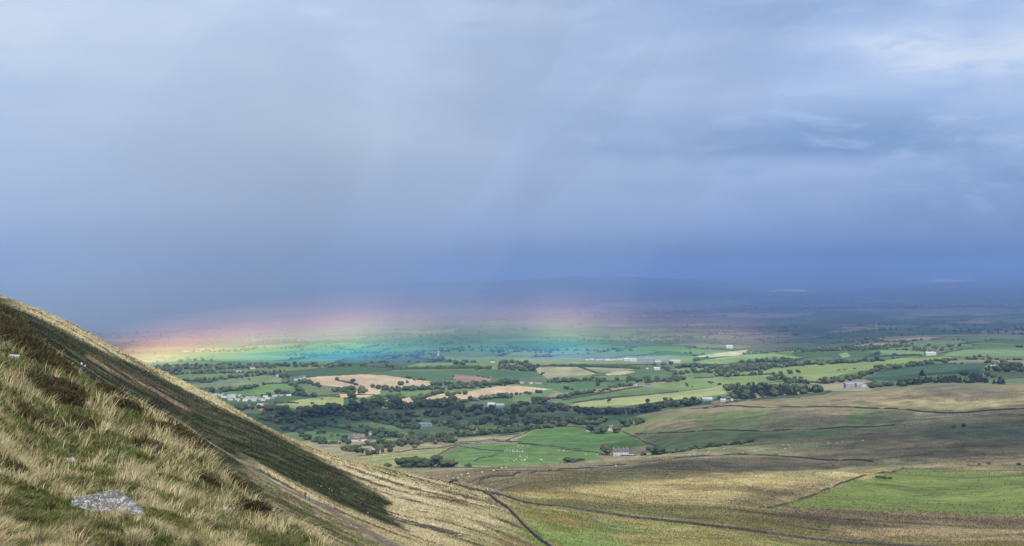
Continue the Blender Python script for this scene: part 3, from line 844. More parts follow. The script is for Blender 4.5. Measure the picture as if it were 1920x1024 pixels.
def build_weather():
    # shafts of rain falling over the middle of the valley, slanting with the wind and lit by the sun
    for i, (u, ru, y, ry, lean, dens, text) in enumerate(((60, 560, 5550, 1600, .5, 1.55, 'widest curtain of sunlit rain at the left, behind the fell'), (420, 360, 5350, 1400, .75, 1.2, 'pale slanting rain shaft left of the middle of the valley'),
                                               (690, 250, 5800, 1500, .85, .75, 'narrow slanting rain shaft in the middle of the valley'), (1010, 190, 6300, 1300, .8, .6, 'thin rain shaft right of the middle of the valley'))):
        k2 = y / F
        m = air_mat('rain_air', (.66, .81, 1.0), RAIN_DENSITY * dens)
        v, f = lumpy(ICO4, (ru * k2, ry, 1000 if i == 0 else 1350), ((u - 960) * k2, y, 150), .07, 1.3, 3 + i)
        v[:, 0] += lean * (v[:, 2] - 0) * np.where(v[:, 2] > 0, 1, .3)
        tag(link('rain', mesh_from('rain', v, f, (m,))), text, kind='stuff')
    m2 = air_mat('far_rain_air', (.32, .53, 1.0), 1.25e-4)
    tag(link('rain', box_mesh('rain', -24000, 24000, 3950, 46000, -1500, 185, m2)), 'blue veil of rain over the far side of the valley', kind='stuff')
    # the bow: an arc of coloured light standing in the rain
    m, k, out = mat('rainbow_light')
    px = 3450 / F
    R = 3200 * px
    centre = Vector(((930 - 960) * px, 3450, -100 * px - R))
    oc = k.n('ShaderNodeTexCoord').outputs['Object']
    sp = k.n('ShaderNodeSeparateXYZ'); k.put(sp.inputs[0], oc)
    r = k.math('SQRT', k.math('ADD', k.math('MULTIPLY', sp.outputs[0], sp.outputs[0]), k.math('MULTIPLY', sp.outputs[2], sp.outputs[2])))
    off = k.remap(r, R - 92 * px, R + 82 * px)
    st = [(-90, (0, 0, 0)), (-72, (.05, .01, .10)), (-58, (.03, .06, .26)), (-42, (.01, .20, .31)), (-28, (.06, .26, .20)), (-12, (.20, .26, .12)), (5, (.31, .25, .12)), (25, (.26, .13, .075)), (45, (.10, .045, .035)), (80, (0, 0, 0))]
    colr = k.ramp(off, [((o + 92) / 174, c) for o, c in st])
    xs = [(150, .9), (300, 2.1), (430, 1.4), (560, .95), (650, 1.1), (760, .65), (850, .36), (950, .48), (1060, .85), (1150, .46), (1250, .28), (1380, .34), (1500, 0)]
    xa, xb = (150 - 930) * px, (1500 - 930) * px
    along = k.ramp(k.remap(sp.outputs[0], xa, xb), [((u - 150) / 1350, (g, g, g)) for u, g in xs], 'EASE')
    em = k.n('ShaderNodeEmission')
    k.put(em.inputs[0], colr)
    k.put(em.inputs[1], k.math('MULTIPLY', along, 1.15 / 300))
    k.put(out.inputs['Volume'], em.outputs[0])
    vs = []; fs = []
    N = 60
    for i in range(N + 1):
        a = (xa + (xb - xa) * i / N) / R
        for rr in (R - 91 * px, R + 81 * px):
            for y in (-150, 150):
                vs.append((math.sin(a) * rr, y, math.cos(a) * rr))
    for i in range(N):
        a, b = i * 4, i * 4 + 4
        fs += [(a, b, b + 1, a + 1), (a + 2, a + 3, b + 3, b + 2), (a, a + 2, b + 2, b), (a + 1, b + 1, b + 3, a + 3)]
    fs += [(0, 1, 3, 2), (4 * N, 4 * N + 2, 4 * N + 3, 4 * N + 1)]
    tag(link('rainbow', closed(mesh_from('rainbow', vs, fs, (m,), False)), loc=centre), 'low flat arc of rainbow lying across the valley', kind='stuff')
    # broken cloud overhead: its shadows lie on the valley and the moor
    m, k, out = mat('cloud_white')
    df = k.n('ShaderNodeBsdfDiffuse'); df.inputs[0].default_value = (.85, .87, .9, 1)
    tr = k.n('ShaderNodeBsdfTranslucent'); tr.inputs[0].default_value = (.85, .87, .9, 1)
    tp = k.n('ShaderNodeBsdfTransparent')
    a = k.n('ShaderNodeMixShader'); a.inputs[0].default_value = .4
    k.put(a.inputs[1], df.outputs[0]); k.put(a.inputs[2], tr.outputs[0])
    b = k.n('ShaderNodeMixShader'); b.inputs[0].default_value = .74
    k.put(b.inputs[1], a.outputs[0]); k.put(b.inputs[2], tp.outputs[0])
    k.put(out.inputs[0], b.outputs[0])
    inv = 1 / math.tan(SUN_EL)
    def bank(targets, alt, text):
        parts = []
        for i, (x, y, rx, ry) in enumerate(targets):
            g = -205 if y > 1600 else -150
            h = alt - g
            parts.append(lumpy(ICO3, (rx, ry, min(rx, ry) * .45), (x + math.sin(SUN_SIDE) * h * inv, y - math.cos(SUN_SIDE) * h * inv, alt), .28, 1.3, 11 + i * 3, .35))
        v, f = join(parts)
        tag(link('cloud', mesh_from('cloud', v, f, (m,))), text, kind='structure')
    bank([(-380, 2090, 190, 190), (-140, 2100, 190, 200), (60, 2120, 150, 190), (190, 2170, 120, 130)], 800, 'broken white cloud above the near valley, shading the wooded belt')
    bank([(260, 1480, 150, 150), (420, 1400, 190, 170), (600, 1380, 200, 160), (480, 1190, 140, 60), (240, 1160, 150, 75), (60, 1120, 90, 50)], 700, 'broken white cloud above the moor, shading the brown slope')
    bank([(700, 2330, 150, 120), (860, 2360, 190, 120), (1000, 2300, 160, 140)], 900, 'small white cloud above the right of the valley')
    bank([(1300, 4850, 800, 330), (2700, 5000, 1000, 420), (600, 5600, 600, 420), (2300, 5900, 1700, 900), (4600, 6600, 1700, 1300), (900, 7600, 1200, 1100), (2900, 8800, 2300, 1600), (300, 9900, 1500, 1200), (4600, 11200, 2400, 1900), (1700, 12300, 2200, 1700), (1500, 5000, 700, 420), (-1100, 11800, 1500, 1500)], 2700,
         'dark rain cloud deck over the far valley')


build_weather()

# ------------------------------------------------------------------ trees, bushes, hedges
def leaf_mat(name, attr):
    m, k, out = mat(name)
    b = k.n('ShaderNodeBsdfPrincipled')
    b.inputs['Roughness'].default_value = .8
    b.inputs['Specular IOR Level'].default_value = .15
    oc = k.n('ShaderNodeTexCoord').outputs['Object']
    pos = k.n('ShaderNodeNewGeometry').outputs['Position']
    n = k.noise(pos, .45, 3, .6)
    if attr:
        base = k.n('ShaderNodeAttribute', attribute_name='tint').outputs['Color']
    else:
        rnd = k.n('ShaderNodeObjectInfo').outputs['Random']
        base = k.ramp(rnd, [(0, (.036, .058, .024)), (.25, (.050, .078, .028)), (.5, (.040, .066, .034)), (.65, (.074, .098, .038)), (.85, (.066, .072, .036)), (1, (.110, .122, .062))])
    base = k.mix(k.remap(n, .35, .65, 0, 1), k.mix(1., base, (.72, .75, .78), 'MULTIPLY'), k.mix(1., base, (1.35, 1.3, 1.15), 'MULTIPLY'))
    k.put(b.inputs['Base Color'], base)
    k.put(out.inputs[0], b.outputs[0])
    return m


M_LEAF, M_LEAF_MASS = leaf_mat('foliage', False), leaf_mat('foliage_mass', True)
m, k, out = mat('bark')
b = k.n('ShaderNodeBsdfPrincipled'); b.inputs['Roughness'].default_value = .9
k.put(b.inputs['Base Color'], k.ramp(k.noise(None, 6, 4), [(.3, (.045, .035, .026)), (.7, (.12, .10, .08))]))
k.put(out.inputs[0], b.outputs[0])
M_BARK = m


M_CONIFER = leaf_mat('conifer_needles', False)
for e_ in [n for n in M_CONIFER.node_tree.nodes if n.type == 'VALTORGB'][0].color_ramp.elements:
    e_.color = (.018 + .006 * e_.position, .026 + .008 * e_.position, .018, 1)


def make_crown(kind, seed):
    r = random.Random(seed)
    parts = []
    if kind == 'conifer':
        for i in range(7):
            t = i / 6
            parts.append(lumpy(ICO2, (.24 * (1 - t) + .03, .24 * (1 - t) + .03, .13), (r.uniform(-.02, .02), r.uniform(-.02, .02), .18 + .76 * t), .35, 2.2, seed + i))
        cen = [(0, 0, .2 + .1 * i, .24 * (1 - i / 8)) for i in range(8)]
    else:
        lo, n, wd = {'round': (.50, 8, .30), 'tall': (.52, 8, .20), 'bush': (.42, 6, .42)}[kind]
        cen = []
        for i in range(n):
            a = r.uniform(0, 6.28); rr = wd * math.sqrt(r.random()) * .95
            z = lo + r.uniform(-.22, .30)
            if kind == 'tall': z = .30 + .60 * i / n
            if kind == 'bush': z = .36 + r.uniform(-.14, .22)
            q = r.uniform(.16, .25) * (1.15 if kind == 'bush' else 1)
            cen.append((math.cos(a) * rr, math.sin(a) * rr, z, q))
        cen.append((0, 0, lo + .08, .27 if kind != 'tall' else .22))
        for i, (x, y, z, q) in enumerate(cen):
            parts.append(lumpy(ICO2 if i else ICO3, (q, q, q * .88), (x, y, z), .30, 1.9, seed * 7 + i))
    # leaf sprays that break the outline
    vs, fs = [], []
    for i in range(210):
        x, y, z, q = cen[r.randrange(len(cen))]
        d = Vector((r.gauss(0, 1), r.gauss(0, 1), r.gauss(0, .9))).normalized()
        p = Vector((x, y, z)) + d * q * r.uniform(.88, 1.22)
        t = Vector((r.gauss(0, 1), r.gauss(0, 1), r.gauss(0, 1))).normalized(); w = d.cross(t).normalized()
        s = r.uniform(.025, .055)
        o = len(vs)
        vs += [p + t * s, p - t * s * .5 + w * s * .8, p - t * s * .5 - w * s * .8]
        fs.append((o, o + 1, o + 2))
    parts.append((np.array([tuple(v) for v in vs]), np.array(fs)))
    v, f = join(parts)
    v[:, 2] = np.maximum(v[:, 2], .02)
    return mesh_from('crown', v, f, (M_CONIFER if kind == 'conifer' else M_LEAF,), True)


def make_trunk(kind, seed):
    r = random.Random(seed)
    top = {'round': .62, 'tall': .7, 'bush': .35, 'conifer': .9}[kind]
    rad = {'round': .035, 'tall': .028, 'bush': .03, 'conifer': .022}[kind]
    vs, fs = [], []
    def limb(p0, p1, r0, r1, n=6):
        o = len(vs)
        ax = (p1 - p0).normalized(); a = ax.orthogonal().normalized(); b2 = ax.cross(a)
        for t in (0, .5, 1):
            q = p0.lerp(p1, t); rr = r0 + (r1 - r0) * t
            for i in range(n):
                vs.append(q + (a * math.cos(i * 6.283 / n) + b2 * math.sin(i * 6.283 / n)) * rr)
        for j in (0, 1):
            for i in range(n):
                fs.append((o + j * n + i, o + j * n + (i + 1) % n, o + (j + 1) * n + (i + 1) % n, o + (j + 1) * n + i))
    limb(Vector((0, 0, -.04)), Vector((r.uniform(-.03, .03), 0, top)), rad, rad * .35)
    if kind != 'conifer':
        for i in range(4):
            a = r.uniform(0, 6.28); z = top * r.uniform(.4, .7)
            limb(Vector((0, 0, z)), Vector((math.cos(a) * .2, math.sin(a) * .2, z + .2)), rad * .5, rad * .15, 4)
    return mesh_from('trunk', [tuple(v) for v in vs], fs, (M_BARK,), True)


PROTO = {kd: [(make_crown(kd, 31 * j + 5), make_trunk(kd, j)) for j in range(n)] for kd, n in (('round', 6), ('tall', 4), ('bush', 4), ('conifer', 3))}
KIND_NAME = {'round': 'broadleaf_tree', 'tall': 'broadleaf_tree', 'bush': 'bush', 'conifer': 'conifer_tree'}
KIND_CAT = {'round': 'tree', 'tall': 'tree', 'bush': 'bush', 'conifer': 'tree'}

# rows and woods: (line in columns and rows, gap between trees in columns, low and high height in metres, kinds, label, group)
B = 'big round-crowned broadleaf tree '
ROWS = [
    ([(498, 785), (548, 785), (573, 783), (611, 779), (642, 775), (673, 770), (711, 764), (740, 768), (757, 767), (786, 766), (807, 763), (840, 764), (865, 768)], 9, 13, 19, 'rrt', 'large dark tree in the shaded belt right below the stubble strips', 'dark trees in the shaded belt below the stubble'),
    ([(732, 787), (765, 780), (798, 780), (840, 778), (859, 785)], 12, 10, 15, 'rrt', 'rounded tree in the second row, in front of the dark belt', 'trees of the second row below the dark belt'),
    ([(865, 774), (898, 773), (919, 773), (936, 780), (952, 779), (977, 776), (1015, 773), (1040, 773)], 9, 10, 16, 'rrt', 'dark tree of the wood round the white hamlet in mid valley', 'trees round the hamlet in mid valley'),
    ([(963, 766), (985, 760), (1010, 757), (1034, 764), (1054, 769), (1068, 773)], 9, 10, 15, 'rr', 'tree of the wood at the left end of the yellow green meadow', 'trees at the left end of the long meadow'),
    ([(1077, 775), (1097, 780), (1127, 777), (1143, 778), (1168, 778), (1200, 776), (1231, 770), (1252, 763), (1268, 763), (1293, 760), (1310, 758)], 8, 10, 17, 'rrt', 'dark hedgerow oak along the lower edge of the long yellow green meadow', 'hedgerow trees under the long meadow'),
    ([(1060, 794), (1089, 797), (1106, 797), (1139, 793), (1086, 789)], 9, 9, 13, 'rr', 'dark tree in the hollow behind the upper farmhouse', 'trees in the hollow behind the upper farm'),
    ([(740, 820), (773, 822), (802, 822), (840, 820), (869, 818), (900, 816), (932, 814), (965, 810), (986, 806)], 9, 8, 13, 'rrb', 'tree in the belt along the stream above the nearest walled pastures', 'trees along the stream above the walled pastures'),
    ([(702, 839), (727, 838), (757, 834), (786, 831), (815, 828), (848, 830)], 9, 8, 13, 'rrb', 'dark tree in the wood directly above the yellow green walled field', 'trees above the yellow green walled field'),
    ([(600, 833), (625, 832), (652, 830), (661, 841), (690, 834), (711, 841)], 8, 5, 8.5, 'rrb', 'grey green tree in the wood under the white farmstead', 'trees under the white farmstead'),
    ([(640, 844), (670, 850), (690, 853), (718, 850)], 8, 6, 10, 'rrb', 'grey green tree at the foot of the fell before the wood', 'trees at the foot of the fell'),
    ([(688, 816), (709, 814), (732, 818), (750, 822)], 9, 9, 14, 'rr', 'tree right of the white farmstead', 'trees right of the white farmstead'),
    ([(744, 801), (769, 803), (784, 801)], 8, 7, 11, 'rb', 'tree left of the long low barn', 'trees left of the long barn'),
    ([(813, 799), (836, 797), (857, 803), (886, 808), (872, 801)], 9, 8, 13, 'rr', 'tree right of the long low barn', 'trees right of the long barn'),
    ([(880, 799), (898, 797), (915, 790)], 8, 9, 12, 'rr', 'tree at the corner of the small bright pasture', 'trees by the small bright pasture'),
    ([(940, 801), (960, 800), (973, 799), (994, 795), (1025, 793), (1045, 795)], 9, 9, 14, 'rr', 'tree in the wood right of the small bright pasture', 'trees right of the small bright pasture'),
    ([(973, 797), (993, 793), (1022, 789), (1047, 793)], 10, 9, 13, 'rr', 'dark tree behind the top edge of the green walled field', 'trees behind the green walled field'),
    ([(960, 812), (980, 808), (993, 807), (1020, 803), (1047, 801)], 9, 7, 12, 'rrb', 'dark rounded tree on the upper wall of the green walled field', 'trees on the upper wall of the green field'),
    ([(444, 768), (482, 767), (515, 769), (538, 769)], 8, 8, 12, 'rr', 'tree among the houses below the caravan park', 'trees among the houses below the caravan park'),
    ([(540, 777), (565, 777)], 8, 7, 10, 'rb', 'tree at the foot of the hay meadow', 'trees at the foot of the hay meadow'),
    ([(486, 786), (519, 793), (548, 793), (586, 797), (610, 800)], 8, 9, 13, 'rr', 'tree in the shaded wood beside the crest of the fell', 'trees in the wood beside the fell crest'),
    ([(530, 806), (556, 803), (561, 800), (590, 808)], 8, 7, 11, 'rb', 'tree on the edge of the field above the farmstead', 'trees above the farmstead field'),
    ([(652, 789), (673, 789), (698, 787), (732, 790)], 10, 8, 12, 'rr', 'tree in the shaded hedgerow below the dark belt', 'hedgerow trees below the dark belt'),
    ([(560, 819), (575, 823), (590, 829), (610, 832)], 7, 7, 11, 'rrb', 'tree against the crest of the fell below the farm field', 'trees against the crest of the fell'),
    ([(613, 776), (640, 781), (668, 782), (700, 780), (720, 782)], 11, 9, 14, 'rr', 'tree close in front of the darkest part of the belt', 'trees in front of the dark belt'),
    ([(859, 756), (900, 751), (936, 745), (973, 741), (1015, 736)], 9, 7, 11, 'rrb', 'hedgerow tree along the lower edge of the long stubble field', 'hedgerow trees under the long stubble field'),
    ([(827, 756), (848, 748), (838, 741), (850, 740), (878, 739)], 7, 7, 11, 'rr', 'tree of the clump standing inside the long stubble field', 'trees inside the long stubble field'),
    ([(773, 752), (798, 746), (815, 740), (832, 736)], 9, 7, 11, 'rr', 'hedgerow tree between the small paddock and the stubble', 'hedgerow trees by the small paddock'),
    ([(730, 735), (757, 734), (780, 732), (807, 731), (848, 730), (890, 728)], 7, 8, 12, 'rr', 'tree of the village wood between the two big stubble fields', 'village trees between the stubble fields'),
    ([(809, 724), (825, 722), (840, 723), (859, 722), (886, 723), (911, 722), (932, 722), (955, 719), (973, 718)], 7, 8, 13, 'rrt', 'tree of the village wood under the reddish ploughed field', 'village trees under the ploughed field'),
    ([(696, 728), (723, 730), (740, 728), (752, 722), (765, 718)], 8, 8, 12, 'rr', 'tree at the right foot of the wide stubble field', 'trees at the foot of the wide stubble field'),
    ([(773, 713), (785, 713), (798, 713)], 6, 4, 5, 'b', 'small dark bush in a row edging the wide stubble field', 'bushes on the edge of the wide stubble field'),
    ([(621, 733), (640, 734), (652, 737), (673, 738), (690, 735)], 7, 6, 10, 'rr', 'tree beside the two pale stubble strips', 'trees beside the stubble strips'),
    ([(561, 716), (580, 720), (600, 726)], 5, 6, 9, 'r', 'hedgerow tree down the left edge of the wide stubble field', 'hedgerow trees left of the stubble'),
    ([(629, 712), (640, 715), (652, 718), (671, 722)], 7, 4, 6, 'b', 'bush on the hedge that crosses the wide stubble field', 'bushes across the wide stubble field'),
    ([(534, 718), (545, 722), (552, 727), (558, 731), (565, 734), (571, 737)], 6, 9, 15, 'rt', 'tall tree in the belt left of the wide stubble field', 'tall trees left of the stubble'),
    ([(519, 737), (538, 740), (555, 742), (569, 744), (590, 744)], 8, 8, 13, 'rr', 'tree right of the caravan park', 'trees right of the caravan park'),
    ([(490, 744), (502, 743), (512, 741)], 7, 7, 10, 'rr', 'tree behind the caravans', 'trees behind the caravans'),
    ([(382, 738), (395, 736), (413, 738)], 7, 9, 12, 'rr', 'tree of the copse left of the caravan park', 'trees of the copse by the caravan park'),
    ([(417, 735), (430, 733), (445, 732), (457, 731), (470, 729), (484, 725)], 7, 8, 12, 'rr', 'tree in the thick hedgerow above the caravan park', 'hedgerow trees above the caravan park'),
    ([(655, 745), (664, 750), (660, 760), (668, 766)], 6, 9, 15, 'rt', 'tall tree right of the yellow green hay meadow', 'tall trees right of the hay meadow'),
    ([(344, 716), (370, 715), (400, 714), (420, 711), (445, 709), (470, 706), (486, 704)], 6, 7, 10, 'r', 'tree in the blue green hedgerow left of the stubble', 'far hedgerow trees on the left'),
    ([(288, 694), (300, 693), (318, 693), (335, 695), (340, 698)], 6, 9, 13, 'r', 'tree of the far wood just above the fell crest', 'trees of the far wood over the fell'),
    ([(359, 700), (375, 698), (400, 699), (423, 701)], 7, 7, 10, 'r', 'tree of the far copse beside the wood over the fell', 'trees of the far copse'),
    ([(1027, 718), (1052, 716), (1081, 715), (1110, 712), (1133, 714), (1120, 716)], 7, 7, 11, 'rr', 'hedgerow tree under the dry pasture on the middle ridge', 'hedgerow trees under the dry pasture'),
    ([(1143, 727), (1155, 726), (1168, 725), (1185, 723)], 7, 7, 10, 'r', 'tree of the clump left of the stone farm', 'trees left of the stone farm'),
    ([(1016, 750), (1035, 747), (1054, 746), (1085, 741), (1114, 735), (1139, 732)], 8, 6, 10, 'rb', 'hedgerow tree climbing between the two green fields', 'hedgerow trees between the green fields'),
    ([(1210, 718), (1225, 717), (1240, 716), (1252, 716), (1268, 714), (1285, 714), (1262, 708), (1276, 709)], 6, 7, 11, 'rt', 'tree of the copse on the right hand ridge above the sheep pasture', 'trees of the copse on the ridge'),
    ([(1266, 691), (1280, 690), (1293, 690), (1310, 689), (1331, 689), (1345, 691), (1360, 693)], 6, 8, 12, 'r', 'hedgerow oak in the row under the bright green knoll', 'hedgerow oaks under the bright knoll'),
    ([(1304, 700), (1315, 699), (1327, 699), (1345, 698), (1360, 697)], 7, 6, 9, 'rb', 'dark tree in the low row before the woods', 'dark trees before the woods'),
    ([(1360, 695), (1385, 694), (1414, 694), (1447, 689), (1475, 687), (1500, 686), (1525, 684), (1552, 683), (1580, 681), (1614, 679), (1640, 677), (1660, 676)], 5, 9, 14, 'rrt', 'tree in the long wood above the sunlit pasture', 'trees of the long wood above the sunlit pasture'),
    ([(1389, 681), (1410, 679), (1437, 677), (1470, 678), (1489, 679)], 6, 8, 12, 'rr', 'tree in the wood on the right flank of the bright knoll', 'trees on the flank of the bright knoll'),
    ([(1447, 715), (1455, 712), (1465, 714), (1476, 719), (1490, 719), (1505, 719), (1520, 719)], 6, 8, 14, 'rt', 'tree in the clump behind the plantation', 'trees behind the plantation'),
    ([(1541, 720), (1565, 717), (1593, 714), (1606, 708), (1618, 705), (1635, 699), (1652, 695)], 6, 8, 13, 'rrt', 'tree in the row climbing left of the dark green field', 'trees left of the dark green field'),
    ([(1632, 727), (1645, 725), (1657, 724), (1672, 722)], 6, 7, 10, 'rr', 'tree between the long grey sheds and the conifers', 'trees between the sheds and the conifers'),
    ([(1801, 705), (1812, 704), (1828, 707), (1850, 708), (1878, 710)], 7, 7, 11, 'rr', 'tree round the farm behind the conifers', 'trees round the farm behind the conifers'),
    ([(1882, 690), (1893, 688), (1905, 690), (1918, 690)], 6, 9, 13, 'rr', 'tree round the white farm at the right edge of the valley', 'trees round the white farm at the right edge'),
    ([(1241, 851), (1262, 848), (1280, 846), (1295, 843), (1310, 841), (1347, 836), (1370, 834), (1390, 832), (1408, 830)], 5.5, 3.5, 5.5, 'b', 'hawthorn bush in the hedgerow running right from the white farmhouse', 'bushes in the row right of the farmhouse'),
    ([(750, 876.5), (757, 876), (765, 876), (775, 876), (784, 876), (792, 876), (800, 876), (812, 875), (822, 876), (832, 876), (841, 875.5), (848, 875)], 99, 8, 12, 'rrb', 'dark tree of the big round clump at the fell foot', 'trees of the big clump below the fell'),
    ([(1106, 809), (1115, 811), (1127, 811), (1160, 809), (1170, 801), (1182, 798), (1195, 796), (1202, 794), (1178, 800), (1119, 813), (1130, 813.5), (1154, 812)], 99, 8, 13, 'rr', 'tree close round the upper farmhouse', 'trees round the upper farmhouse'),
]
WOODS = [   # outline, number, low, high, kinds, label, group
    ([(1366, 750), (1377, 732), (1427, 725), (1468, 727), (1531, 729), (1547, 734), (1468, 745), (1406, 750)], 110, 8, 11, 'rcc', 'tree of the dense dark plantation on the edge of the moor', 'trees of the dense plantation'),
    ([(1680, 723), (1700, 719), (1728, 717), (1770, 715), (1832, 715), (1882, 719), (1882, 721), (1832, 718), (1770, 718), (1728, 721), (1690, 725)], 84, 7, 10, 'cccr', 'black green conifer in the shelter row on the moor top', 'conifers in the shelter row on the moor'),
]
SINGLES = [
    (1136, 854, 14, 'round', 'solitary dark round tree standing just left of the white farmhouse'), (1065, 867, 6.5, 'bush', 'pair of dark bushes merged beside the sheep field wall, the larger one'),
    (1078, 867, 5.5, 'bush', 'smaller bush touching the larger one on the sheep field edge'), (1091, 864, 3.5, 'bush', 'low bush right of the pair on the sheep field edge'),
    (1222, 853, 9, 'round', 'round tree right of the white farmhouse garden'), (1234, 853, 8.5, 'round', 'round tree where the hawthorn row meets the farmhouse garden'),
    (1207, 854, 4.5, 'bush', 'small bushy tree beside the farmhouse wing'), (727, 876, 5, 'bush', 'lone grey bush on the yellow green field by the fell crest'), (879, 876, 4.5, 'bush', 'lone bush at the lower corner of the sheep field'),
    (1788, 802, 3.2, 'bush', 'smaller of two dark bushes alone on the brown moor'), (1806, 800, 4.5, 'bush', 'larger of two dark bushes alone on the brown moor'), (1455, 855, 2.6, 'bush', 'tiny dark bush on the wall across the middle of the moor'),
    (1836, 872, 2, 'bush', 'second bush from the left on the thin moor fence line'), (1855, 871.5, 3, 'bush', 'largest bush on the thin moor fence line'), (1910, 872.5, 2.6, 'bush', 'bush at the right edge on the thin moor fence line'),
    (1816, 872, 1.4, 'bush', 'smallest bush on the thin moor fence line'), (1648, 897, 2.2, 'bush', 'dark gorse at the top of the green hillside field, left part'), (1657, 897.5, 2.6, 'bush', 'dark gorse at the top of the green hillside field, tallest part'),
    (1668, 898, 1.8, 'bush', 'dark gorse at the top of the green hillside field, right part'), (661, 719, 11, 'round', 'single full tree inside the wide stubble field'), (632, 713, 7, 'round', 'small tree at the left end of the hedge in the wide stubble field'),
    (468, 712, 4, 'bush', 'single dark bush inside the grey green pasture'), (494, 722, 6, 'round', 'lone tree on the hedge between two left pastures'), (585, 758, 5, 'bush', 'leftmost dark bush in the hay meadow'),
    (604, 749, 3, 'bush', 'smallest bush near the top of the hay meadow'), (601, 763, 4, 'bush', 'lower middle bush in the hay meadow'), (620, 762, 6, 'round', 'rightmost tree in the hay meadow'), (575, 767, 6, 'round', 'tree at the lower left of the hay meadow'),
    (1062, 731, 9, 'round', 'large tree on the hedge of the green field below the stone farm'), (1072, 731, 4, 'bush', 'bush right of the large tree on the green field hedge'), (1121, 724, 9, 'round', 'tree on the hedge left of the clump by the stone farm'),
    (1142, 755, 10, 'tall', 'tallest tree rising out of the hedgerow into the yellow green meadow'), (1215, 756, 9, 'round', 'broad tree in front of the yellow green meadow near the white barn'), (1247, 755, 9, 'round', 'big tree left of the white roofed barn'),
    (1258, 755, 8, 'tall', 'upright tree left of the white roofed barn'), (1299, 754, 10, 'round', 'broad dark tree close to the white roofed barn'), (1284, 755, 9, 'round', 'dark tree second from the white roofed barn'), (1348, 749, 6, 'round', 'small round tree right of the white roofed barn'),
    (1288, 725, 8, 'round', 'largest bush-like tree in the sheep pasture'), (1330, 718, 4.5, 'bush', 'left bush of the pair in the sheep pasture'), (1333, 719, 5, 'bush', 'right bush of the pair in the sheep pasture'), (1349, 722, 5.5, 'bush', 'round bush at the right of the sheep pasture'),
    (1298, 726, 3, 'bush', 'small bush beside the largest tree in the sheep pasture'), (1405, 721, 5, 'bush', 'left of two bushes above the plantation'), (1413, 720, 5.5, 'bush', 'right of two bushes above the plantation'),
    (1480, 702, 10, 'round', 'big round tree behind the sunlit pasture, left one'), (1497, 700, 8, 'round', 'big round tree behind the sunlit pasture, right one'), (1573, 695, 3.5, 'bush', 'small bush in the sunlit pasture, left'), (1584, 694, 3.5, 'bush', 'small bush in the sunlit pasture, middle'),
    (1603, 692, 4, 'bush', 'small bush in the sunlit pasture, right'), (1729, 705, 11, 'conifer', 'pointed dark tree rising behind the conifer row'), (930, 798, 6, 'round', 'dark tree in the small bright pasture'), (606, 814, 8, 'round', 'broad tree in the field above the farmstead'),
    (597, 814, 6, 'round', 'smaller tree left of the broad tree above the farmstead'), (622, 819, 6, 'tall', 'narrow tree in the field left of the farmstead'), (634, 817, 4, 'bush', 'small bush in the field left of the farmstead'), (647, 825, 7, 'round', 'dark tree at the left gable of the farmstead'),
    (1693, 683, 3, 'bush', 'tiny bush on the upper edge of the dark green field'), (1709, 688, 3, 'bush', 'tiny bush on the dark green field hedge'), (1724, 684, 3.5, 'bush', 'little round bush above the dark green field'), (1790, 683, 5, 'bush', 'left of two dark bushes at the right of the valley'),
    (1803, 683, 5, 'bush', 'right of two dark bushes at the right of the valley'), (1857, 682, 8, 'round', 'single dark tree before the far right farm'), (1001, 696, 8, 'round', 'round tree at the left end of the dry pasture'), (1017, 704, 8, 'round', 'round tree at the lower left corner of the dry pasture'),
    (984, 696, 6, 'round', 'round tree on the top hedge of the deep green field'), (948, 713, 5, 'round', 'small tree at the edge of the deep green field'), (905, 708, 4, 'bush', 'bush at the tip of the ploughed field'), (916, 709, 4, 'bush', 'second bush at the tip of the ploughed field'),
]

KINDMAP = {'r': 'round', 't': 'tall', 'b': 'bush', 'c': 'conifer'}
PLANTS = []           # (x, y, z, height, kind, label, group)


def add_plant(u, v, h, kind, label, group, dmin=600):
    p = sight(u, v, dmin)
    PLANTS.append((p.x, p.y, p.z - .15, h, kind, label, group))


def plant_rows():
    r = random.Random(4)
    for pts, gap, lo, hi, kinds, label, group in ROWS:
        spots = []
        if gap > 50: spots = list(pts)
        else:
            for (u1, v1), (u2, v2) in zip(pts, pts[1:]):
                L = math.hypot(u2 - u1, v2 - v1); t = r.uniform(0, gap * .5)
                while t < L:
                    k = t / L
                    spots.append((u1 + (u2 - u1) * k + r.uniform(-1.5, 1.5), v1 + (v2 - v1) * k + r.uniform(-1.6, 1.6)))
                    t += gap * r.uniform(.55, 1.25)
        for u, v in spots:
            add_plant(u, v, r.uniform(lo, hi) * (1 if label.startswith('large dark') or gap > 50 else .84) * r.choice((1, 1, 1.08, .9, .8, .62)), KINDMAP[r.choice(kinds)], label, group)
    for poly, n, lo, hi, kinds, label, group in WOODS:
        us = [p[0] for p in poly]; vs = [p[1] for p in poly]; c = 0
        while c < n:
            u, v = r.uniform(min(us), max(us)), r.uniform(min(vs), max(vs))
            if inside(np.array([u]), np.array([v]), poly)[0]:
                add_plant(u, v, r.uniform(lo, hi), KINDMAP[r.choice(kinds)], label, group, 1500); c += 1
    for u, v, h, kind, label in SINGLES:
        add_plant(u, v, h, kind, label, None)


plant_rows()


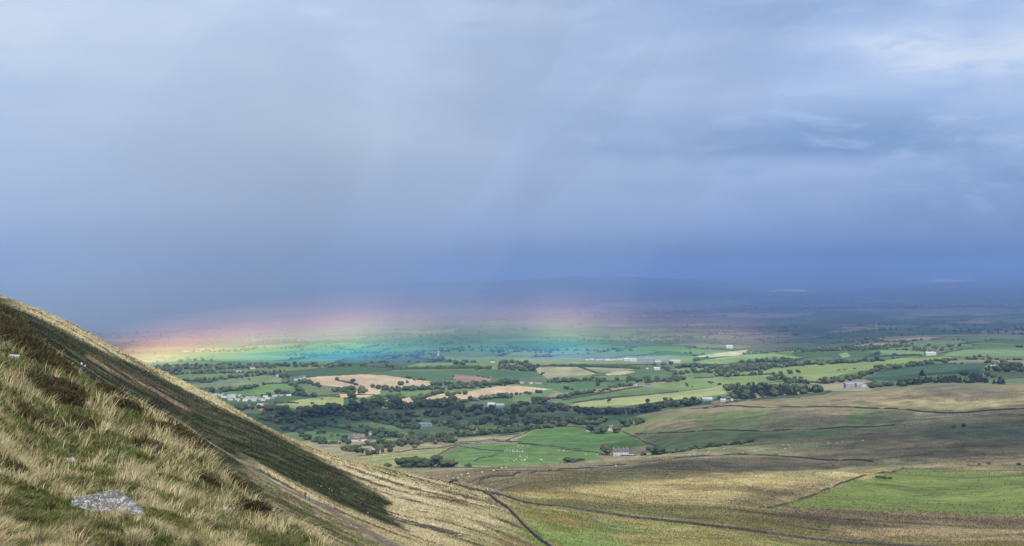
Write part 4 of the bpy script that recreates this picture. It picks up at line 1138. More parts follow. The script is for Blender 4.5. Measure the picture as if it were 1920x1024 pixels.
def place_trees():
    order = sorted(range(len(PLANTS)), key=lambda i: -(PLANTS[i][3] / PLANTS[i][1]) - (10 if PLANTS[i][6] is None else 0))
    trees = [i for i in order if PLANTS[i][4] in ('round', 'tall')][:290] + [i for i in order if PLANTS[i][4] == 'conifer'][:150]
    bushes = [i for i in order if PLANTS[i][4] == 'bush'][:150]
    r = random.Random(9)
    chosen = set(trees) | set(bushes)
    # trees of a short row are told apart by counting from the left
    words = 'first second third fourth fifth sixth seventh eighth ninth tenth eleventh twelfth thirteenth fourteenth'.split()
    rows = {}
    for i in chosen:
        if PLANTS[i][6]: rows.setdefault((PLANTS[i][5], KIND_CAT[PLANTS[i][4]]), []).append(i)
    own = {}
    for (lab, cat), ids in rows.items():
        if 1 < len(ids) <= 14:
            for kx, i in enumerate(sorted(ids, key=lambda j: PLANTS[j][0] / PLANTS[j][1])): own[i] = lab + ', ' + words[kx] + ' from left'
    for i in trees + bushes:
        x, y, z, h, kind, label, group = PLANTS[i]
        name = KIND_NAME[kind]
        if kind == 'bush' and group is None and 'gorse' in label: name = 'gorse_bush'
        cr, tk = r.choice(PROTO[kind])
        root = link(name, None, None, (x, y, z), r.uniform(0, 6.28))
        root.empty_display_size = 1
        w = h * r.uniform(.8, 1.35) * (1.2 if kind != 'conifer' else 1.75)
        if kind == 'bush': w *= 1.15
        root.scale = (w, w * r.uniform(.9, 1.1), h)
        if kind == 'bush' and group and 'bush' not in label: label = label.replace('tree', 'bush', 1)
        label = own.get(i, label) if kind != 'bush' or 'bush' in PLANTS[i][5] else own.get(i, label).replace('tree', 'bush', 1)
        tag(root, label, KIND_CAT[kind], group)
        link('crown', cr, root); link('trunk', tk, root)
    return [p for i, p in enumerate(PLANTS) if i not in chosen]


REST = place_trees()


def mass_of_trees():
    """the thousands of trees beyond counting: hedgerow and woodland trees of the wide valley"""
    r = np.random.default_rng(12)
    items = [(p[0], p[1], p[2], p[3], 0) for p in REST]
    # wooded ground between the near pastures
    belt = [(520, 800), (600, 790), (740, 772), (1060, 770), (1090, 800), (1000, 803), (900, 818), (850, 832), (700, 852), (620, 838), (560, 822)]
    n = 0
    while n < 110:
        u, v = r.uniform(500, 1090), r.uniform(768, 852)
        if not inside(np.array([u]), np.array([v]), belt)[0]: continue
        if any(inside(np.array([u]), np.array([v + .5]), f[0])[0] for f in FIELDS) or (636 < u < 698 and 805 < v < 846) or (785 < u < 825 and 785 < v < 803): continue
        p = sight(u, v, 1500); items.append((p.x, p.y, p.z - .2, r.uniform(4.5, 9), 0)); n += 1
    # hedgerow trees of the far patchwork
    N = 150000
    s = r.uniform(-.40, .40, N); d = 1 / r.uniform(1 / 6000, 1 / 2350, N)
    x, y = s * d, d
    px, py = patch_space(x, y)
    px = px + (fbm(x / 300, y / 300, 2, 51) - .5) * 120; py = py + (fbm(x / 300, y / 300, 2, 53) - .5) * 120
    _, e = patchwork(px, py, 185., 3)
    wood = fbm(x / 260, y / 180, 3, 91) > .63
    z = height(x, y); u = 960 + F * s; v = EYE_ROW - F * z / d
    keep = ((e < 5) & (vnoise(x / 110, y / 110, 6) > .54)) | (wood & (r.random(N) < .13))
    for poly, *_ in FIELDS: keep &= ~inside(u, v, poly)
    keep &= ~inside(u, v, [(385, 734), (575, 734), (575, 756), (430, 756)])
    k = np.nonzero(keep)[0][:5200]
    for i in k: items.append((x[i], y[i], z[i] - .2, float(r.uniform(3.2, 8) * (1.25 if wood[i] else 1)), 1))
    # woods of the blue distance
    N = 9000
    s = r.uniform(-.40, .40, N); d = 1 / r.uniform(1 / 12000, 1 / 6900, N); x, y = s * d, d
    wd = band(fbm(x / 900, y / 500, 3, 19), .55, .60) > .4
    z = height(x, y)
    for i in np.nonzero(wd)[0][:1300]: items.append((x[i], y[i], z[i] - .2, float(r.uniform(9, 15)), 2))
    far = [lumpy(ICO1, (.5, .5, .46), (0, 0, .48), .38, 1.7, 220 + j) for j in range(9)]
    base = [lumpy(ICO2, (.5, .5, .46), (0, 0, .50), .38, 1.7, 200 + j) for j in range(9)]
    small = [lumpy(ICO2, (.28, .28, .3), (.3 * math.cos(j), .3 * math.sin(j), .42), .35, 1.9, 300 + j) for j in range(5)]
    pal = np.array([(.036, .058, .024), (.050, .078, .028), (.040, .066, .034), (.066, .092, .036), (.060, .070, .034), (.10, .115, .058)])
    parts, cols = [], []
    for x, y, z, h, lod in items:
        a = r.uniform(0, 6.28); ca, sa = math.cos(a), math.sin(a)
        for v, f in ([(far if lod else base)[r.integers(9)]] + ([small[r.integers(5)]] if lod == 0 else [])):
            w = h * (r.uniform(.85, 1.45) if lod < 2 else 1.8)
            q = np.stack([(v[:, 0] * ca - v[:, 1] * sa) * w + x, (v[:, 0] * sa + v[:, 1] * ca) * w + y, v[:, 2] * h + z], -1)
            parts.append((q, f)); cols.append(np.broadcast_to(pal[r.integers(6)] * r.uniform(.8, 1.2), q.shape))
    v, f = join(parts)
    tag(link('woodland', mesh_from('woodland', v, f, (M_LEAF_MASS,), True, np.concatenate(cols))), 'far hedgerow trees and woods of the whole valley', kind='stuff')


mass_of_trees()

HEDGES = [   # line, height, label
    ([(494, 722), (530, 719)], 2.2, 'thin dark hedge between two left pastures'), ([(345, 718), (372, 717), (382, 718)], 2, 'dark hedge line on the grey green pasture at far left'),
    ([(629, 713), (652, 718), (671, 722)], 2.4, 'hedge curving across the wide stubble field'), ([(640, 738), (665, 741), (704, 741)], 1.6, 'hedge dividing the small stubble field'),
    ([(736, 693), (807, 692), (890, 691), (921, 692)], 6, 'tall straight dark hedgerow under the light green strip'), ([(985, 688), (1043, 687), (1089, 687), (1147, 690), (1200, 692)], 5, 'long hedgerow above the dry pastures'),
    ([(1085, 689), (1104, 695), (1118, 700)], 2.5, 'hedge running down through the dry pasture'), ([(1054, 751), (1106, 742), (1168, 731), (1205, 725)], 2, 'hedge on the upper side of the striped green field'),
    ([(1075, 756), (1147, 746), (1231, 739), (1272, 735)], 1.8, 'hedge above the yellow green meadow'), ([(1033, 717), (1110, 715), (1160, 715), (1200, 714)], 2, 'hedge along the top of the green field below the stone farm'),
    ([(1372, 706), (1410, 704), (1452, 700)], 2.2, 'hedge under the woods on the right'), ([(1472, 718), (1520, 717), (1545, 719)], 2.5, 'dark hedge behind the plantation'), ([(1302, 709), (1337, 708)], 1.8, 'short hedge on the right hand ridge'),
    ([(617, 799), (650, 805), (684, 813)], 2.2, 'dark hedge between the farmstead field and the sheep pasture'), ([(700, 791), (735, 797), (757, 805)], 2.2, 'dark hedge above the lit sheep pasture'),
    ([(515, 757), (545, 756), (560, 757)], 2.5, 'dark hedge along the top left of the hay meadow'), ([(1192, 766), (1231, 761), (1252, 757)], 3, 'thick hedge under the oaks of the long meadow'),
    ([(1077, 768), (1130, 768), (1190, 767)], 2.5, 'low hedge along the bottom of the long meadow'), ([(1645, 698), (1707, 688), (1791, 682)], 1.8, 'hedge on the top edge of the dark green field'), ([(1630, 669), (1670, 668), (1728, 667)], 3, 'far hedge below the white barn'),
]


def world_line(pts, step, dmin=300.):
    P = [sight(u, v, dmin) for u, v in pts]
    out = []
    for a, b2 in zip(P, P[1:]):
        L = (b2.xy - a.xy).length; n = max(1, int(L / step))
        for i in range(n): out.append(a.xy.lerp(b2.xy, i / n))
    out.append(P[-1].xy)
    xs = np.array([p.x for p in out]); ys = np.array([p.y for p in out])
    return xs, ys, height(xs, ys)


def strip(xs, ys, zs, profile, jit, seed, sink=.3):
    """a ridge-like body along a line; profile = [(side, up), ...] from one foot to the other"""
    r = np.random.default_rng(seed)
    T = np.stack([np.gradient(xs), np.gradient(ys)], -1); T /= np.linalg.norm(T, axis=1, keepdims=True) + 1e-9
    Nn = np.stack([-T[:, 1], T[:, 0]], -1)
    n, k = len(xs), len(profile)
    P = np.zeros((n, k, 3))
    for j, (a, b2) in enumerate(profile):
        P[:, j, 0] = xs + Nn[:, 0] * a + r.uniform(-jit, jit, n); P[:, j, 1] = ys + Nn[:, 1] * a + r.uniform(-jit, jit, n)
        P[:, j, 2] = zs + b2 + (r.uniform(-jit, jit, n) if b2 > 0 else -sink)
    i = np.arange(n - 1)[:, None] * k + np.arange(k - 1)[None, :]
    q = np.stack([i, i + 1, i + k + 1, i + k], -1).reshape(-1, 4)
    return P.reshape(-1, 3), q


for i, (pts, h, label) in enumerate(HEDGES):
    xs, ys, zs = world_line(pts, 2.5, 600.)
    n = (vnoise(np.arange(len(xs)) / 3.1, np.zeros(len(xs)), i) * .6 + .7)
    w = max(.9, h * .45) if h > 1 else .5
    v, q = strip(xs, ys, zs, [(-w, 0), (-w * 1.1, h * .5), (-w * .5, h * .95), (w * .5, h), (w * 1.1, h * .5), (w, 0)], h * .16, i)
    v[:, 2] = np.repeat(zs, 6) + (v[:, 2] - np.repeat(zs, 6)) * np.repeat(n, 6)
    cc = np.array([(.040, .058, .026), (.05, .072, .03), (.058, .064, .034)])[i % 3] * np.random.default_rng(i).uniform(.75, 1.3, (len(v), 1))
    tag(link('hedge', mesh_from('hedge', v, q, (M_LEAF_MASS,), False, cc)), label, 'hedge', 'hedges between the valley fields')

# ------------------------------------------------------------------ dry stone walls
def plain_mat(name, c1, c2, scale=3., rough=.9, spec=.2, bump=0., detail=4):
    m, k, out = mat(name)
    b = k.n('ShaderNodeBsdfPrincipled')
    b.inputs['Roughness'].default_value = rough; b.inputs['Specular IOR Level'].default_value = spec
    oc = k.n('ShaderNodeTexCoord').outputs['Object']
    n = k.noise(oc, scale, detail, .6)
    k.put(b.inputs['Base Color'], k.ramp(n, [(.32, c1), (.68, c2)]))
    if bump:
        bn = k.n('ShaderNodeBump'); bn.inputs['Strength'].default_value = bump; bn.inputs['Distance'].default_value = .1
        k.put(bn.inputs['Height'], n); k.put(b.inputs['Normal'], bn.outputs[0])
    k.put(out.inputs[0], b.outputs[0])
    return m


M_WALLSTONE = plain_mat('wall_stone', (.036, .031, .025), (.11, .098, .082), 1.1, bump=.6)
M_COPING = plain_mat('coping_stone', (.06, .057, .052), (.19, .18, .165), .8)

M_BANK = plain_mat('turf_bank', (.035, .042, .018), (.10, .095, .045), .6, bump=.6)

WALLS = [   # line, height, thickness, spacing, label
    ([(905, 925), (918, 931), (930, 940), (946, 951), (962, 965), (985, 990), (1005, 1008), (1035, 1030), (1060, 1050)], 1.25, .6, .7, 'near grey stone wall with pale coping, running down the foot of the fell'),
    ([(880, 919), (912, 926), (960, 937), (1037, 951), (1140, 965), (1218, 975), (1300, 984), (1347, 990), (1440, 1002), (1492, 1009), (1548, 1016), (1646, 1023), (1800, 1030)], 1.1, .45, .9, 'long dark stone wall descending right across the rough moor grass'),
    ([(845, 908), (900, 901), (960, 894), (1050, 881), (1127, 875), (1179, 871), (1243, 863), (1321, 855), (1383, 852), (1440, 855), (1517, 860), (1564, 864), (1636, 866)], 2.0, .9, 1.6, 'long stone wall crossing the middle moor below the farmhouse'),
    ([(860, 833), (924, 827), (960, 830), (1011, 837), (1040, 840.5), (1125, 850)], 1.5, .8, 2., 'stone wall along the farm track, lower side of the green field'),
    ([(860, 830), (924, 824.5), (952, 827), (1000, 833), (1040, 838), (1090, 843)], 1.4, .8, 2., 'stone wall along the farm track, upper side of the track'),
    ([(945, 828), (975, 817), (1004, 805), (1037, 801), (1076, 800), (1100, 803)], 1.6, .8, 2., 'curved stone wall round the top of the dark green field'),
    ([(1166, 809), (1192, 820), (1218, 833), (1246, 841)], 1.7, .8, 2., 'stone wall dropping from the upper farmhouse to the hawthorn row'),
    ([(1192, 814), (1243, 812.5), (1321, 808), (1380, 808), (1440, 809), (1525, 806), (1587, 801), (1698, 796)], 2.0, 1.0, 2., 'overgrown wall line between the two dim moor pastures'),
    ([(1260, 768), (1302, 767), (1340, 761), (1385, 754), (1418, 750), (1500, 746)], 1.4, .9, 2., 'stone wall on the skyline edge of the moor hill'),
    ([(1318, 766.5), (1406, 764), (1510, 764), (1585, 764), (1660, 767), (1724, 772.5), (1775, 775.5), (1850, 771), (1920, 767), (1980, 764)], 2.6, 1.2, 2., 'dark wall sweeping across the whole top of the moor hill'),
    ([(1440, 953), (1479, 944), (1543, 921), (1595, 901), (1659, 887), (1690, 881), (1713, 877.5)], 1.5, 1.0, 1.3, 'dark bank and wall slanting up the left edge of the green hillside field'),
    ([(820, 855), (836, 846), (859, 835)], 1.6, .8, 1.8, 'stone wall left of the small green paddock'),
    ([(861, 836), (880, 840), (902, 844), (944, 846.5)], 1.5, .8, 1.8, 'stone wall across the top of the sheep field'),
    ([(887, 866), (910, 858), (935, 850)], 1.5, .8, 1.8, 'short stone wall running down to the lone bush'),
    ([(671, 856), (700, 852), (749, 848), (802, 842), (856, 833.5)], 1.6, .8, 1.8, 'stone wall along the top of the yellow green field under the wood'),
    ([(740, 878), (800, 878), (880, 877), (940, 875.5)], 1.0, .8, 2., 'low dark wall under the big clump of trees'),
    ([(1815, 873), (1836, 873), (1855, 872.5), (1910, 873.5), (1960, 874)], 1.0, .5, 2., 'thin dark boundary wall with bushes on the right moor'),
    ([(1125, 850), (1137, 853), (1160, 855), (1200, 855), (1240, 852)], 1.3, .7, 1.6, 'garden wall in front of the white farmhouse'),
]
for i, (pts, h, w, step, label) in enumerate(WALLS):
    xs, ys, zs = world_line(pts, step, 330.)
    w *= .5
    h *= .9 if i < 2 else .62
    w *= 1 if i < 2 else .8
    v, q = strip(xs, ys, zs, [(-w * 1.15, 0), (-w * 1.05, h * .35), (-w * .85, h * .92), (w * .85, h * .92), (w * 1.05, h * .35), (w * 1.15, 0)], .09, 100 + i)
    if i > 1:                                            # tumbled lengths
        fall = np.clip((vnoise(np.arange(len(xs)) * step / 17., np.full(len(xs), i * 3.3), 5) - .22) * 6, .25, 1)
        zz = np.repeat(zs, 6); v[:, 2] = np.where(v[:, 2] > zz, zz + (v[:, 2] - zz) * np.repeat(fall, 6), v[:, 2])
    else:
        fall = np.ones(len(xs))
    bank = 'bank' in label
    root = link('stone_wall', mesh_from('stone_wall', v, q, (M_BANK if bank else M_WALLSTONE,), False))
    tag(root, label, 'wall', 'dry stone walls on the moor', 'thing')
    # coping stones set on edge along the top
    r = np.random.default_rng(i)
    parts = []
    cube = np.array([(x, y, z) for z in (-1, 1) for y in (-1, 1) for x in (-1, 1)], float)
    cf = np.array([(0, 2, 3, 1), (4, 5, 7, 6), (0, 1, 5, 4), (2, 6, 7, 3), (0, 4, 6, 2), (1, 3, 7, 5)])
    st = .5 if i < 2 else 1.1
    for a in range(len(xs) - 1):
        L = math.hypot(xs[a + 1] - xs[a], ys[a + 1] - ys[a]); n = max(1, int(L / st))
        for j in range(n):
            t = j / n
            if r.random() < .12 or fall[a] < .9: continue
            c = np.array([xs[a] * (1 - t) + xs[a + 1] * t, ys[a] * (1 - t) + ys[a + 1] * t, zs[a] * (1 - t) + zs[a + 1] * t + h * .98])
            s = np.array([st * r.uniform(.25, .48), w * r.uniform(.5, .95), r.uniform(.08, .22)])
            an = math.atan2(ys[a + 1] - ys[a], xs[a + 1] - xs[a]) + r.uniform(-.3, .3)
            p = cube * s * r.uniform(.8, 1.15, (8, 3))
            parts.append((np.stack([p[:, 0] * math.cos(an) - p[:, 1] * math.sin(an), p[:, 0] * math.sin(an) + p[:, 1] * math.cos(an), p[:, 2]], -1) + c, cf))
    if parts:
        cv, cq = join(parts)
        cp = link('coping', mesh_from('coping', cv, cq, (M_COPING,), False), root); cp['kind'] = 'stuff'

# ------------------------------------------------------------------ farmhouses, barns, caravans
M_RENDER = plain_mat('white_render', (.38, .37, .35), (.50, .49, .47), .5)
M_CREAM = plain_mat('cream_render', (.50, .46, .38), (.62, .57, .48), .5)
M_STONEWALL = plain_mat('house_stone', (.26, .22, .18), (.42, .37, .31), 1.2)
M_SLATE = plain_mat('slate', (.075, .072, .085), (.15, .14, .155), .7)
M_REDROOF = plain_mat('sandstone_roof', (.16, .11, .095), (.24, .17, .14), .7)
M_WHITEROOF = plain_mat('sheet_roof', (.38, .40, .42), (.52, .54, .56), .3, .5)
M_GREYSHEET = plain_mat('grey_sheet', (.20, .22, .26), (.30, .32, .37), .3, .6)
M_BLUESHEET = plain_mat('blue_sheet', (.17, .19, .23), (.24, .26, .31), .3, .6)
M_PANE = plain_mat('window_pane', (.02, .025, .03), (.05, .055, .06), .5, .15, .6)
M_FRAME = plain_mat('window_frame', (.58, .58, .56), (.68, .68, .66), .5)
M_DOOR = plain_mat('door_paint', (.05, .07, .06), (.09, .11, .09), .5)


def boxes(name, bs, m, parent, smooth=False):
    parts = []
    cf = np.array([(0, 2, 3, 1), (4, 5, 7, 6), (0, 1, 5, 4), (2, 6, 7, 3), (0, 4, 6, 2), (1, 3, 7, 5)])
    for x0, x1, y0, y1, z0, z1 in bs:
        parts.append((np.array([(x, y, z) for z in (z0, z1) for y in (y0, y1) for x in (x0, x1)], float), cf))
    v, f = join(parts)
    return link(name, mesh_from(name, v, f, (m,), smooth), parent)


def gable_wall(w, d, e, p):
    """walls with gable ends on the short sides; front faces -y"""
    a, b2 = w / 2, d / 2
    v = [(-a, -b2, -1.2), (a, -b2, -1.2), (a, b2, -1.2), (-a, b2, -1.2), (-a, -b2, e), (a, -b2, e), (a, b2, e), (-a, b2, e), (-a, 0, e + p), (a, 0, e + p)]
    f = [(0, 1, 5, 4), (2, 3, 7, 6), (1, 2, 6, 9, 5), (3, 0, 4, 8, 7), (4, 5, 9, 8), (6, 7, 8, 9)]
    return v, f


def gable_roof(w, d, e, p, over=.35, th=.22):
    a, b2 = w / 2 + over, d / 2 + over
    drop = p / (d / 2) * over
    o = .03
    v = []
    for x in (-a, a):
        v += [(x, -b2, e - drop + o), (x, 0, e + p + o), (x, b2, e - drop + o), (x, b2, e - drop + th + o), (x, 0, e + p + th + o), (x, -b2, e - drop + th + o)]
    f = [(0, 1, 7, 6), (1, 2, 8, 7), (2, 3, 9, 8), (3, 4, 10, 9), (4, 5, 11, 10), (5, 0, 6, 11), (5, 4, 1, 0), (4, 3, 2, 1), (6, 7, 10, 11), (7, 8, 9, 10)]
    return v, f


def house(name, u, v, w, d, e, p, wall, roof, label, cat, rz=0., group=None, chimneys=(), windows=None, door=None, lean=None, dmin=900.):
    g = sight(u, v, dmin)
    root = link(name, None, None, (g.x, g.y, g.z - .1), rz)
    tag(root, label, cat, group)
    vv, ff = gable_wall(w, d, e, p); link('wall', mesh_from('wall', vv, ff, (wall,), False), root)
    vv, ff = gable_roof(w, d, e, p); rf = link('roof', mesh_from('roof', vv, ff, (roof,), False), root)
    for x in chimneys:
        c = boxes('chimney', [(x - .5, x + .5, -.4, .4, e + p - .5, e + p + 1.3)], wall if wall is not M_RENDER else M_STONEWALL, rf)
    if windows:
        rows, xs = windows
        for z in rows:
            for x in xs:
                if door is not None and abs(x - door) < 1.0 and z < 2: continue
                fr = boxes('window', [(x - .62, x - .5, -d / 2 - .06, -d / 2 + .02, z, z + 1.4), (x + .5, x + .62, -d / 2 - .06, -d / 2 + .02, z, z + 1.4), (x - .5, x + .5, -d / 2 - .06, -d / 2 + .02, z, z + .1),
                                      (x - .5, x + .5, -d / 2 - .06, -d / 2 + .02, z + 1.3, z + 1.4), (x - .04, x + .04, -d / 2 - .055, -d / 2 + .015, z + .1, z + 1.3)], M_FRAME, root)
                boxes('pane', [(x - .5, x + .5, -d / 2 - .025, -d / 2 + .01, z + .1, z + 1.3)], M_PANE, fr)
    if door is not None:
        boxes('door', [(door - .5, door + .5, -d / 2 - .05, -d / 2 + .02, -.1, 2.05)], M_DOOR, root)
    if lean:
        lw, ld, le, side = lean
        x0 = (w / 2 if side > 0 else -w / 2 - lw)
        boxes('wing', [(x0, x0 + lw, -ld / 2, ld / 2, -1, le)], wall, root)
        vv, ff = gable_roof(lw - .7, ld, le, ld * .28)
        link('wing_roof', mesh_from('wing_roof', [(x + x0 + lw / 2, y, z) for x, y, z in vv], ff, (roof,), False), root)
    return root


house('farmhouse', 1163, 855, 15.5, 7, 5.0, 2.4, M_RENDER, M_SLATE, 'white farmhouse with dark slate roof and a row of chimneys beside the round tree', 'farmhouse', .12, None, (-6.8, -1.5, 3.6, 6.8), ((.7, 3.2), (-6, -3.4, -.8, 1.8, 4.2, 6.4)), .5, (5.5, 5.5, 2.6, 1))
house('farmhouse', 1139, 808, 15, 7.5, 4.6, 2.6, M_RENDER, M_REDROOF, 'upper farmhouse with brownish roof half hidden by dark trees', 'farmhouse', -.1, None, (-6.5, 6.5), ((.7, 3.), (-5, -2, 1.4, 4.6)), 0., (6, 5, 2.4, 1))
house('outbuilding', 1102, 809, 5, 4.5, 2.4, 1.2, M_RENDER, M_SLATE, 'tiny white outbuilding left of the upper farmhouse trees', 'shed', .3)
G = 'white buildings of the farmstead in the woods'
house('farmhouse', 656, 824.5, 11, 7, 3.6, 2, M_RENDER, M_SLATE, 'left white house of the farmstead in the woods below the fell crest', 'farmhouse', .15, G, (-4.6, 4.6), ((.8,), (-3.5, -1, 1.6, 3.8)))
house('farmhouse', 673, 824, 15, 7, 3.8, 2.2, M_RENDER, M_REDROOF, 'longest white house of the farmstead, with brown roof', 'farmhouse', -.08, G, (-6, 0, 6), ((.8,), (-5.5, -2.5, .5, 3.4, 6)))
house('barn', 664, 827.5, 12, 6, 2.8, 1.6, M_RENDER, M_SLATE, 'low white building in front of the farmstead houses', 'barn', .05, G)
house('barn', 681, 827, 8, 6, 3., 1.8, M_CREAM, M_SLATE, 'cream gabled building at the right of the farmstead', 'barn', .5, G)
house('cottage', 705, 850, 9, 6, 3.4, 2, M_CREAM, M_STONEWALL, 'cottage half hidden at the lower edge of the wood by the fell', 'cottage', .3, None, (-4,), ((.8,), (-3, 0, 3)))
house('cottage', 713, 849, 5, 5, 3.8, 2, M_RENDER, M_SLATE, 'white gable end right of the half hidden cottage', 'cottage', 1.4)
house('barn', 796, 799.5, 17, 8, 3.4, 2, M_GREYSHEET, M_GREYSHEET, 'long low grey barn at the edge of the shaded field', 'barn', .1)
house('cottage', 807, 799, 4.5, 5, 3.8, 1.8, M_RENDER, M_SLATE, 'small white gable at the right end of the long grey barn', 'cottage', 1.5)
house('cottage', 752, 800, 4, 4, 3.2, 1.6, M_RENDER, M_SLATE, 'tiny white cottage among trees left of the long barn', 'cottage', .4)
house('cottage', 694, 816, 3.4, 4, 4.2, 1.8, M_RENDER, M_SLATE, 'narrow white building standing alone right of the farmstead trees', 'cottage', .4)
house('barn', 1325, 752, 15.5, 11, 3.2, 2.6, M_GREYSHEET, M_WHITEROOF, 'barn with bright white roof at the end of the hedgerow oaks', 'barn', .12)
house('shed', 1356, 753, 8, 6, 2.8, 1.4, M_RENDER, M_WHITEROOF, 'low white shed left of the plantation', 'shed', -.2)
house('shed', 1372, 752, 3.2, 4, 2.4, 1., M_RENDER, M_WHITEROOF, 'tiny white shed at the foot of the plantation', 'shed', .1)
GS = 'grey sheds before the dark green field'
house('shed', 1597, 725.5, 21, 13, 4.2, 2.6, M_GREYSHEET, M_GREYSHEET, 'long grey farm shed before the dark green field, left one', 'shed', .05, GS)
house('shed', 1613, 725.5, 13, 12, 4.0, 2.4, M_GREYSHEET, M_GREYSHEET, 'shorter grey farm shed in the middle of the row', 'shed', .0, GS)
house('cottage', 1621, 726, 6, 6, 4., 2, M_RENDER, M_SLATE, 'white gabled building at the right end of the grey sheds', 'cottage', 1.2, GS)
GV = 'white houses and works on the far green plain'
for n_, (u, w, c) in enumerate(((1100, 9, 0), (1110, 11, 0), (1119, 9, 2), (1128, 10, 0), (1138, 13, 1), (1146, 9, 0), (1153, 10, 2), (1161, 11, 0), (1168, 9, 1))):
    house('house', u, 675.5 + .6 * math.sin(u), w, 8, 4.5, 3, (M_RENDER, M_CREAM, M_RENDER)[c], (M_SLATE, M_REDROOF, M_SLATE)[c], 'small pale house of the far hamlet left of the white works, %s from left' % 'first second third fourth fifth sixth seventh eighth ninth'.split()[n_], 'house', .3 * math.sin(u * 3), GV)
house('works_shed', 1174, 676.5, 12, 12, 5, 2, M_RENDER, M_WHITEROOF, 'leftmost white shed of the far works', 'shed', .1, GV)
house('works_shed', 1187, 677.5, 18, 14, 5, 2, M_RENDER, M_WHITEROOF, 'second white shed of the far works, brightest on its roof', 'shed', -.1, GV)
house('works_shed', 1203, 678, 26, 18, 5.5, 2, M_BLUESHEET, M_BLUESHEET, 'blue shed of the far works, left', 'shed', .05, GV)
house('works_shed', 1220, 677, 24, 18, 6, 2, M_BLUESHEET, M_GREYSHEET, 'blue shed of the far works with grey roof', 'shed', 0, GV)
house('works_shed', 1233, 679, 16, 14, 5, 2, M_RENDER, M_BLUESHEET, 'white shed with blue roof in the far works', 'shed', .1, GV)
house('works_shed', 1245, 678, 16, 14, 5, 2, M_BLUESHEET, M_BLUESHEET, 'blue shed of the far works, right', 'shed', .1, GV)
house('works_shed', 1265, 680, 25, 16, 5, 1.6, M_RENDER, M_WHITEROOF, 'long bright white shed at the right end of the far works', 'shed', .03, GV)
house('barn', 1231, 693.5, 13, 9, 3.5, 2.4, M_RENDER, M_WHITEROOF, 'small white barn in the hedgerow in front of the far works', 'barn', .2)
house('cottage', 1213, 692, 6, 6, 3.5, 2.2, M_RENDER, M_SLATE, 'white cottage left of the small white barn', 'cottage', .2)
house('farmhouse', 1194, 724, 5, 6, 3.6, 2, M_RENDER, M_SLATE, 'white gable of the stone farm on the middle ridge', 'farmhouse', 1.3)
house('farmhouse', 1203, 724.5, 13, 7, 3.6, 2.2, M_STONEWALL, M_REDROOF, 'stone farm range on the middle ridge', 'farmhouse', .1, None, (-5, 5))
house('barn', 1215, 725, 9, 7, 3, 2, M_STONEWALL, M_SLATE, 'stone barn at the right of the ridge farm', 'barn', -.2)
house('barn', 1744, 666, 22, 14, 5, 2.6, M_RENDER, M_WHITEROOF, 'far white barn at the end of the narrow green field', 'barn', .04)
house('barn', 1367, 653, 20, 14, 6, 3, M_RENDER, M_WHITEROOF, 'lone white barn far off in the haze above the cornfield', 'barn', .05)
house('farmhouse', 1847, 703.5, 12, 8, 4, 2.6, M_RENDER, M_SLATE, 'white house behind the conifer row on the moor', 'farmhouse', .2, None, (-5, 5))
house('cottage', 1856, 687, 5, 5, 3.4, 2, M_RENDER, M_SLATE, 'small white cottage left of the far right farm', 'cottage', .5)
house('cottage', 1866, 687, 5, 5, 3.4, 2, M_CREAM, M_SLATE, 'small cream cottage second left of the far right farm', 'cottage', -.5)
house('farmhouse', 1893, 686, 5, 6, 5, 2.4, M_RENDER, M_SLATE, 'white gable between dark trees at the far right farm', 'farmhouse', 1.3)
house('farmhouse', 1908, 685, 12, 7, 4.6, 2.4, M_RENDER, M_SLATE, 'far right white farmhouse at the edge of the view', 'farmhouse', .1, None, (-5, 5))
GM = 'village houses among the trees between the stubble fields'
for u, v, w, lab in ((820, 719, 9, 'white house showing left in the village trees between the stubble fields'), (829, 721, 6, 'narrow white gable in the village trees, second from the left'), (835, 730, 7, 'white house low in the village wood'),
                     (848, 727, 8, 'white house in the village wood under the ploughed field'), (979, 719, 6, 'small white house at the hedge by the deep green field'), (995, 719.5, 7, 'white house right of the small one by the deep green field'), (1010, 720, 15, 'long stone house at the right of the deep green field')):
    house('house', u, v, w, 7, 4.2, 2.4, M_STONEWALL if w > 10 else M_RENDER, M_SLATE, lab, 'house', .4 * math.sin(u), GM)
GH = 'white buildings of the hamlet in mid valley'
house('house', 890, 763, 12, 8, 4, 2.4, M_RENDER, M_SLATE, 'pale house in the wood at the left of the mid valley hamlet', 'house', .3, GH)
house('barn', 922, 762, 12, 8, 3.6, 2.4, M_RENDER, M_WHITEROOF, 'white roofed barn of the mid valley hamlet', 'barn', -.3, GH)
house('barn', 937, 763.5, 13, 8, 3.4, 2.4, M_GREYSHEET, M_WHITEROOF, 'white roofed barn at the right of the mid valley hamlet', 'barn', .25, GH)
for i, u in enumerate((1034.5, 1039, 1043)):
    house('shed', u, 787, 2.9, 5, 2.4, .6, M_RENDER, M_WHITEROOF, ('left', 'middle', 'right')[i] + ' one of three small white huts in the wood behind the green walled field', 'shed', .1 * i, 'three white huts in the wood')
GC = 'houses below the caravan park'
for u, v, w, rf, lab in ((464, 763, 7, M_SLATE, 'small house with steep dark gable below the caravan park'), (489, 764, 11, M_CREAM, 'pale roofed house below the caravan park'), (500, 764, 9, M_REDROOF, 'brown roofed house below the caravan park'), (510, 765, 7, M_SLATE, 'white ended house right of the brown roofed one')):
    house('house', u, v, w, 7, 3.6, 2.6, M_RENDER, rf, lab, 'house', .5 * math.sin(u), GC)
GF = 'far houses left of the wide stubble field'
